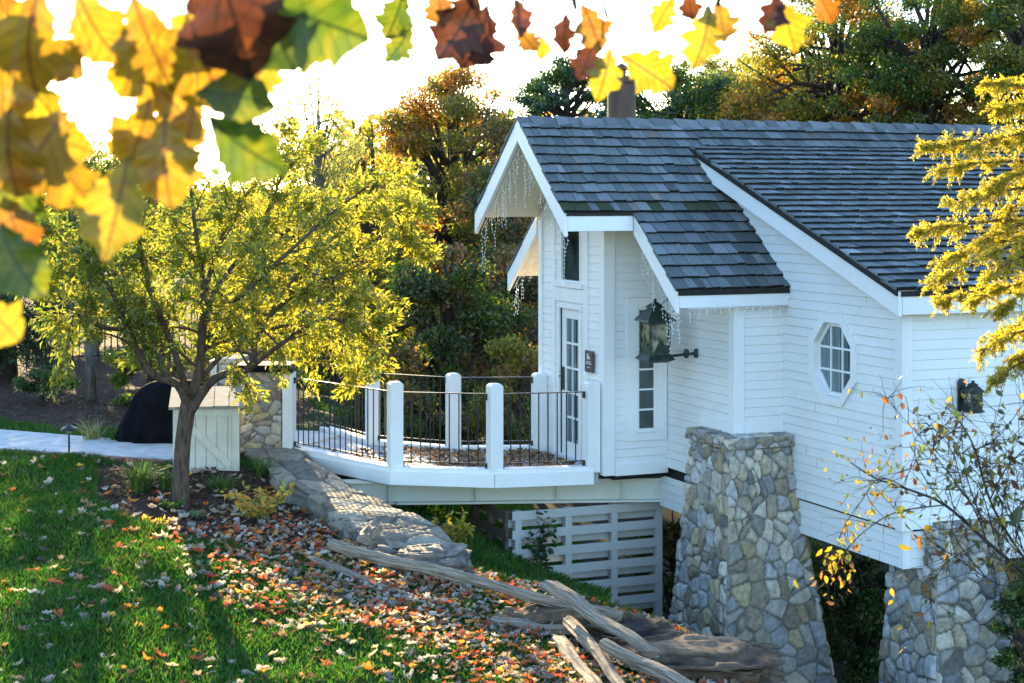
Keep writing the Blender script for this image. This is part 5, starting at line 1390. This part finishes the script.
# ------------------------------------------------------------------ lawn blades, mulch chips, leaf litter
def frustum_pts(n, wlo, whi, rng, pw=1.0, xlo=-40, xhi=1060):
    w = wlo + (whi - wlo) * rng.random(n) ** pw; u = (rng.uniform(xlo, xhi, n) - PX0) * w / F
    return u, w
def grass():
    rng = np.random.default_rng(61)
    u, w = frustum_pts(420000, 11.6, 27.5, rng, .95)
    u2, w2 = frustum_pts(100000, 11.6, 27.5, rng, .95, -520, -40); u, w = np.concatenate([u, u2]), np.concatenate([w, w2])
    e = edge_dist(u, w)
    patch = .5 + .5 * np.sin(u * 3.1 + 1.3 * np.sin(w * 2.2)) * np.sin(w * 2.7 + u)
    keep = (e < 3.4) & ~((e > .15) & (u > 1.0)) & ~in_poly(BED, u, w) & ~in_poly(BACKBED, u, w) & ~in_poly(PATH, u, w)
    keep &= ~((e > 0) & (w > 21.5)) | (e > .3)
    keep &= rng.random(len(u)) < np.where(e > -.9, .55, 1) * (.6 + .4 * patch)
    wallz = (e > -.9) & (e < .25) & (w > 17.5) & (u < -.4)
    keep &= ~wallz
    u, w = u[keep], w[keep]; n = len(u); e = e[keep]; z = gz(u, w)
    h = rng.uniform(.030, .075, n) * (1 + .5 * patch[keep]) * np.where(e > 0, 1.5, 1)
    wd = rng.uniform(.0035, .007, n)
    x, y = u * CT + w * ST, -u * ST + w * CT; a = rng.uniform(0, 6.283, n); bend = h * rng.uniform(.2, 1.0, n)
    dx, dy = np.cos(a), np.sin(a); sx, sy = -dy * wd, dx * wd
    b = np.stack([x, y, z - .005], 1); d3 = np.stack([dx, dy, 0 * dx], 1); s3 = np.stack([sx, sy, 0 * sx], 1); Z = np.array((0, 0, 1.0))
    mid = b + d3 * (bend * .35)[:, None] + Z * (h * .6)[:, None]; tip = b + d3 * bend[:, None] + Z * h[:, None]
    V = np.stack([b - s3, b + s3, mid + s3 * .8, tip, mid - s3 * .8], 1).reshape(-1, 3)
    i = np.arange(n) * 5
    col = np.array([(.040, .15, .018), (.060, .19, .022), (.095, .23, .026), (.14, .15, .04), (.20, .17, .07)])[rng.choice(5, n, p=(.3, .35, .22, .09, .04))] * rng.uniform(.7, 1.3, (n, 1))
    o = np_mesh('lawn_grass', V, np.stack([i, i + 1, i + 2, i + 3, i + 4], 1), M['grass'], None, (0, 0, 0), np.repeat(col, 5, 0))
    tag(o, 'mown green lawn sprinkled with fallen leaves', 'grass', kind='stuff'); print('blades', n)
grass()
def chips():
    rng = np.random.default_rng(62)
    u, w = frustum_pts(60000, 16, 29, rng); k = in_poly(BED, u, w) | (in_poly(BACKBED, u, w) & (rng.random(len(u)) < .6)); u, w = u[k], w[k]; n = len(u)
    pos = np.stack([u * CT + w * ST, -u * ST + w * CT, gz(u, w) + rng.uniform(.0, .03, n)], 1)
    d = unit(np.stack([rng.standard_normal(n), rng.standard_normal(n), rng.standard_normal(n) * .25], 1))
    col = np.array([(.05, .028, .018), (.09, .05, .03), (.13, .085, .055), (.025, .016, .012), (.2, .15, .11)])[rng.choice(5, n, p=(.3, .3, .15, .2, .05))] * rng.uniform(.7, 1.3, (n, 1))
    o = leaves('mulch_chips', pos, rng.uniform(.03, .085, n), col, rng, M['litter'], aspect=.3, dirs=d, spread=.1, droop=0)
    tag(o, 'dark bark mulch chips around the young tree and along the bank', 'mulch', kind='stuff')
chips()
def dead_leaf_proto(kind, seed):
    """a curled lobed leaf about 1 unit long lying flat"""
    r = random.Random(seed); n = 18; vs = [(0, 0, 0)]
    curl, cup, tw = r.uniform(.1, 1.3), r.uniform(.1, .9), r.uniform(-.9, .9)
    out = []; nl, am, wd, p1_, p2_ = r.choice((5, 6, 7)), r.uniform(.10, .34), r.uniform(.2, .34), r.uniform(0, 6), r.uniform(0, 6)
    for i in range(n):
        t = i / n; a = 2 * math.pi * t
        lob = 1 + am * math.cos(nl * a + p1_) + .16 * math.cos(9 * a + p2_) + r.gauss(0, .06)
        x, y = wd * lob * math.sin(a), .48 * math.cos(a) * (1 + .5 * am * math.cos(nl * a + p1_))
        out.append((x, y))
    rings = []
    for k in (.5, 1):
        for x, y in out: rings.append((x * k, y * k))
    P_ = [(0, 0)] + rings; V_ = []
    for x, y in P_:
        z = curl * y * y + cup * abs(x) * 1.1 + tw * x * y + r.gauss(0, .02); V_.append((x, y, z))
    mz = min(z for _, _, z in V_); V_ = [(x, y, z - mz * .8) for x, y, z in V_]
    F_ = [[0, 1 + i, 1 + (i + 1) % n] for i in range(n)] + [[1 + i, 1 + n + i, 1 + n + (i + 1) % n, 1 + (i + 1) % n] for i in range(n)]
    return np.array(V_), F_
LK = {'pale': [(.42, .36, .33), (.52, .46, .43), (.33, .27, .24)], 'tan': [(.36, .22, .12), (.28, .17, .10)], 'red': [(.55, .10, .035), (.62, .17, .04), (.44, .08, .045)], 'orange': [(.66, .28, .05), (.70, .38, .07)], 'brown': [(.12, .06, .035), (.08, .045, .03)]}
def litter():
    rng = np.random.default_rng(63); r = random.Random(63)
    protos = [dead_leaf_proto(0, s) for s in range(16)]
    # where leaves lie: everywhere on the lawn thinly, thickly along the fence
    u, w = frustum_pts(80000, 11.8, 21.5, rng, 1.0); e = edge_dist(u, w)
    pile = np.exp(-(np.clip(np.abs(e + 1.25) - .75, 0, 9) / .85) ** 2) * sstep(20.5, 17.2, w) * sstep(-4.2, -2.0, u)
    thin = .013 + .016 * (np.sin(u * 2.3 + w) * np.sin(w * 1.9 - u) > .2)
    bed = in_poly(BED, u, w); thin = np.where(bed, .03 + .14 * sstep(-3.0, -1.8, u), thin)
    k = (rng.random(len(u)) < np.maximum(thin, pile * .42)) & (e < .5) & ~in_poly(PATH, u, w)
    wallz = (e > -.75) & (w > 17.6) & (u < -.4); k &= ~wallz
    u, w, pile = u[k], w[k], pile[k]; order = np.argsort(w); u, w, pile = u[order], w[order], pile[order]; n = len(u)
    X, Y, Z = u * CT + w * ST, -u * ST + w * CT, gz(u, w)
    groups = []; meshes = {}
    bulkV, bulkF, bulkC = [], [], []; cnt = 0; base_n = 0
    words = {'pale': 'bleached pale curled oak leaf lying on the lawn', 'tan': 'dull tan curled oak leaf lying on the lawn', 'red': 'deep red fallen leaf lying on the lawn', 'orange': 'bright orange fallen leaf lying on the lawn', 'brown': 'dark brown fallen leaf lying on the lawn'}
    for i in range(n):
        kd = r.choices(list(LK), (.46, .16, .14, .10, .14) if pile[i] < .3 else (.46, .16, .20, .08, .10))[0]
        s = r.uniform(.08, .16) * (1 if pile[i] < .3 else .68); lift = .015 + .05 * r.random() * (pile[i] > .3) + .015
        rot = Matrix.Rotation(r.uniform(0, 6.283), 4, 'Z') @ Matrix.Rotation(r.gauss(0, .35), 4, 'X') @ Matrix.Rotation(r.gauss(0, .35), 4, 'Y')
        pi_ = r.randrange(16)
        if i < 300:
            ci = r.randrange(len(LK[kd])); key = (kd, ci, pi_)
            if key not in meshes:
                V_, F_ = protos[pi_]; o = np_mesh('fallen_leaf', V_, F_, M['litter'], None, (0, 0, 0), np.tile(np.array(LK[kd][ci]), (len(V_), 1))); meshes[key] = o.data; 
            else:
                o = bpy.data.objects.new('fallen_leaf', meshes[key]); COL.objects.link(o)
            o.location = (X[i], Y[i], Z[i] + lift); o.rotation_euler = rot.to_euler(); o.scale = (s, s, s)
            tag(o, words[kd], 'leaf', words[kd].replace('leaf', 'leaves', 1).replace(' lying', ''))
        else:
            V_, F_ = protos[pi_]; A = np.array(rot.to_3x3()); Vn = (V_ * s) @ A.T + np.array((X[i], Y[i], Z[i] + lift))
            bulkV.append(Vn); bulkF += [[q + base_n for q in f] for f in F_]; base_n += len(Vn)
            c = np.array(r.choice(LK[kd])) * r.uniform(.75, 1.2); bulkC.append(np.tile(c, (len(Vn), 1)))
    for i in range(2200):                          # dry leaves blown onto the bridge deck
        x, y = r.uniform(5.8, 8.6), r.uniform(18.7, 21.2)
        ta = (x - 6.4) / 1.06; yn = np.interp(x, [5.62, 6.4, 7.46, 8.66], [21.6, 19.5, 18.84, 18.62]) + .14; yf = np.interp(x, [6.55, 6.8, 7.62, 8.7], [23, 21.7, 20.74, 20.36]) - .14
        if not (yn < y < yf) or (x < 7.0 and r.random() < .8): continue
        rot = Matrix.Rotation(r.uniform(0, 6.283), 4, 'Z') @ Matrix.Rotation(r.gauss(0, .4), 4, 'X'); V_, F_ = protos[r.randrange(10)]
        Vn = (V_ * r.uniform(.05, .10)) @ np.array(rot.to_3x3()).T + np.array((x, y, .02)); bulkV.append(Vn); bulkF += [[q + base_n for q in f] for f in F_]; base_n += len(Vn)
        bulkC.append(np.tile(np.array(r.choice(LK['tan'] + LK['brown'] + LK['tan'])) * r.uniform(.7, 1.1), (len(Vn), 1)))
    o = np_mesh('leaf_litter', np.concatenate(bulkV), bulkF, M['litter'], None, (0, 0, 0), np.concatenate(bulkC))
    tag(o, 'drift of red, orange and bleached fallen leaves along the rails', 'leaves', kind='stuff'); print('litter', n)
litter()

# ------------------------------------------------------------------ oak boughs hanging into the frame
def oak_leaf(parent, px, py, size_px, ang, kind, w, r, tilt=.35):
    """px,py = middle of the blade, ang = direction the tip points in the picture (degrees, 0 = right, -90 = down)"""
    S = size_px * (1 if w > 3.5 else .97) * w / F; cen = P(px, py, w)
    right, up, back = uw(1, 0, 0), Vector((0, 0, 1)), uw(0, -1, 0)
    a = math.radians(ang); ax = (right * math.cos(a) + up * math.sin(a)); ax = (ax + back * r.uniform(-tilt, tilt)).normalized()
    sd = ax.cross(back).normalized(); sd = (sd + back * r.uniform(-tilt, tilt)).normalized(); nn = sd.cross(ax).normalized()
    n = 60; nl = r.choice((3, 3.5, 4, 4.5)); wd = r.uniform(.27, .37) if w > 3.5 else r.uniform(.34, .43); ph = r.uniform(-.4, .4); am = r.uniform(.12, .25) if w > 3.5 else r.uniform(.07, .16); am2 = r.uniform(.04, .09); bend = r.uniform(-.16, .16); wv = r.uniform(10, 24); fr = [r.uniform(0, 6.28) for _ in range(4)]; V, UV = [], []
    curl, cup = r.uniform(-.4, .55), r.uniform(.03, .42)
    cols_ = (-1, -.66, -.33, 0, .33, .66, 1)
    for i in range(n + 1):
        t = i / n; env = math.sin(math.pi * min(1, t ** 1.15)) ** .55 * (.45 + .62 * math.sin(math.pi * min(1, t ** 1.5)))
        for c in cols_:
            sg = 1 if c >= 0 else -1
            lob = 1 + am * math.cos(2 * math.pi * nl * (t + .06 * sg) + math.pi + ph) + am2 * math.cos(2 * math.pi * nl * 2.3 * t + sg + fr[0]) + .03 * math.sin(47 * t + sg * fr[1])
            hw = wd * env * lob * (1 - .15 * t) * abs(c) * sg
            y = t - .5 + (.05 * abs(c) * (1 - t))
            z = cup * abs(hw) * 1.6 - curl * (t - .3) ** 2 * 1.6 + .025 * abs(c) * math.sin(wv * t + sg * fr[2]) + .10 * hw * math.sin(3 * t + fr[3]); xo = bend * (t - .5) ** 2 * 2
            V.append(cen + ax * S * y + sd * S * (hw + xo) + nn * S * z); UV.append((hw, t))
    k = len(cols_)
    FC = [[i * k + j, i * k + j + 1, (i + 1) * k + j + 1, (i + 1) * k + j] for i in range(n) for j in range(k - 1)]
    o = np_mesh('leaf', V, FC, HL[kind], parent, uv=UV, smooth=True)
    return cen - ax * S * .5
def bough(label, path, leaves_, seed, group=None):
    r = random.Random(seed); pts = [P(*p) for p in path]
    T_ = thing('oak_bough', pts[0], label, 'branch', group); m, st = MB(), MB(); st.cur = (.30, .20, .03) if seed == 71 else (.05, .03, .015)
    sm = Grower(1).limb(pts, 0, 0, 0, 3); m.tube(sm, [.012 + (.004 - .012) * i / (len(sm) - 1) for i in range(len(sm))], 8)
    for l in leaves_:
        b = oak_leaf(T_, *l, r); k = min(sm, key=lambda q: (q - b).length); md = k.lerp(b, .5) + Vector((0, 0, .01))
        ks = 1.0 if seed == 71 else 3.2; st.tube([k, md, b], [.0012 * ks, .0009 * ks, .0009 * ks], 4)
    if seed == 72:
        for px, py, dx, dy in ((570, -26, 6, 36), (455, -26, 18, 34), (725, -28, -8, 34), (655, -26, -14, 26), (785, -34, 8, 36), (520, -22, 4, 24), (405, -30, -4, 30)):
            m.tube([P(px, py, 4.0), P(px + dx * .4, py + dy * .55, 4.0), P(px + dx, py + dy, 4.0)], [.011, .009, .006], 6)
    m.build('twig', M['darkbark'], T_, smooth=True); st.build('leaf_stalks', M['leaf'], T_, col=True)
wl = 2.7
bough('oak bough with big translucent golden leaves hanging in front of the sun', [(-140, -60, wl), (0, -35, wl), (120, -28, wl), (240, -30, wl + .1), (330, -55, wl + .2)], [
    (28, 38, 120, -100, 'gold', wl), (-10, 90, 120, -80, 'gold', wl + .1), (95, 28, 95, -60, 'gold', wl + .2), (150, 45, 120, -75, 'gold', wl), (205, 62, 110, -70, 'gold', wl + .15),
    (232, 12, 150, -75, 'brown', wl - .1), (310, 18, 130, -20, 'green', wl), (276, 36, 105, -60, 'green', wl + .1), (232, 95, 86, -10, 'green', wl + .1), (243, 146, 105, -35, 'green', wl), (165, 160, 100, -85, 'gold', wl + .05),
    (118, 206, 118, -100, 'yellow', wl - .1), (140, 135, 86, -110, 'gold', wl + .2), (40, 150, 110, -120, 'gold', wl), (8, 150, 100, -90, 'gold', wl - .05), (18, 190, 70, -60, 'green', wl + .1), (14, 226, 80, -70, 'orange', wl + .1),
    (16, 262, 95, -60, 'green', wl - .1), (2, 322, 62, -40, 'yellow', wl), (55, 55, 70, -140, 'gold', wl + .3), (150, 80, 76, -50, 'gold', wl + .3), (70, 178, 90, -70, 'gold', wl + .25), (38, 96, 84, -60, 'yellow', wl + .2), (66, 60, 62, -30, 'gold', wl + .1), (130, 76, 60, -120, 'yellow', wl + .2), (125, 136, 66, -60, 'gold', wl + .3), (62, 142, 66, -20, 'gold', wl + .15), (190, 128, 60, -100, 'gold', wl + .2), (10, 20, 90, -60, 'gold', wl + .2), (262, 70, 60, -120, 'yellow', wl + .3), (175, 105, 80, -50, 'gold', wl + .25), (200, 30, 80, -120, 'yellow', wl + .3)], 71)
wm = 4.0
bough('oak bough with rust, orange and yellow leaves hanging along the top of the frame', [(330, -60, wm), (420, -28, wm), (520, -22, wm), (620, -24, wm + .1), (740, -30, wm + .1), (860, -45, wm + .2)], [
    (397, 14, 62, -112, 'green', wm), (402, 42, 52, -125, 'green', wm + .05), (440, 8, 48, -80, 'orange', wm), (463, 22, 84, -120, 'brown', wm), (480, 40, 78, -108, 'brown', wm + .05), (520, 16, 44, -80, 'brown', wm), (478, 52, 44, -105, 'orange', wm + .1),
    (527, 40, 42, -55, 'orange', wm), (543, 47, 26, -88, 'yellow', wm), (564, 30, 42, -100, 'brown', wm + .1), (592, 26, 56, -70, 'orange', wm), (588, 58, 46, -110, 'brown', wm + .05), (606, 72, 58, -105, 'yellow', wm), (645, 70, 66, -35, 'yellow', wm + .05),
    (664, 12, 46, -120, 'yellow', wm), (705, 36, 72, -105, 'yellow', wm), (722, 22, 50, -80, 'gold', wm + .1), (773, 12, 46, -110, 'brown', wm), (787, 22, 56, -75, 'yellow', wm), (824, 4, 46, -60, 'orange', wm), (690, 6, 34, -80, 'brown', wm + .1)], 72)
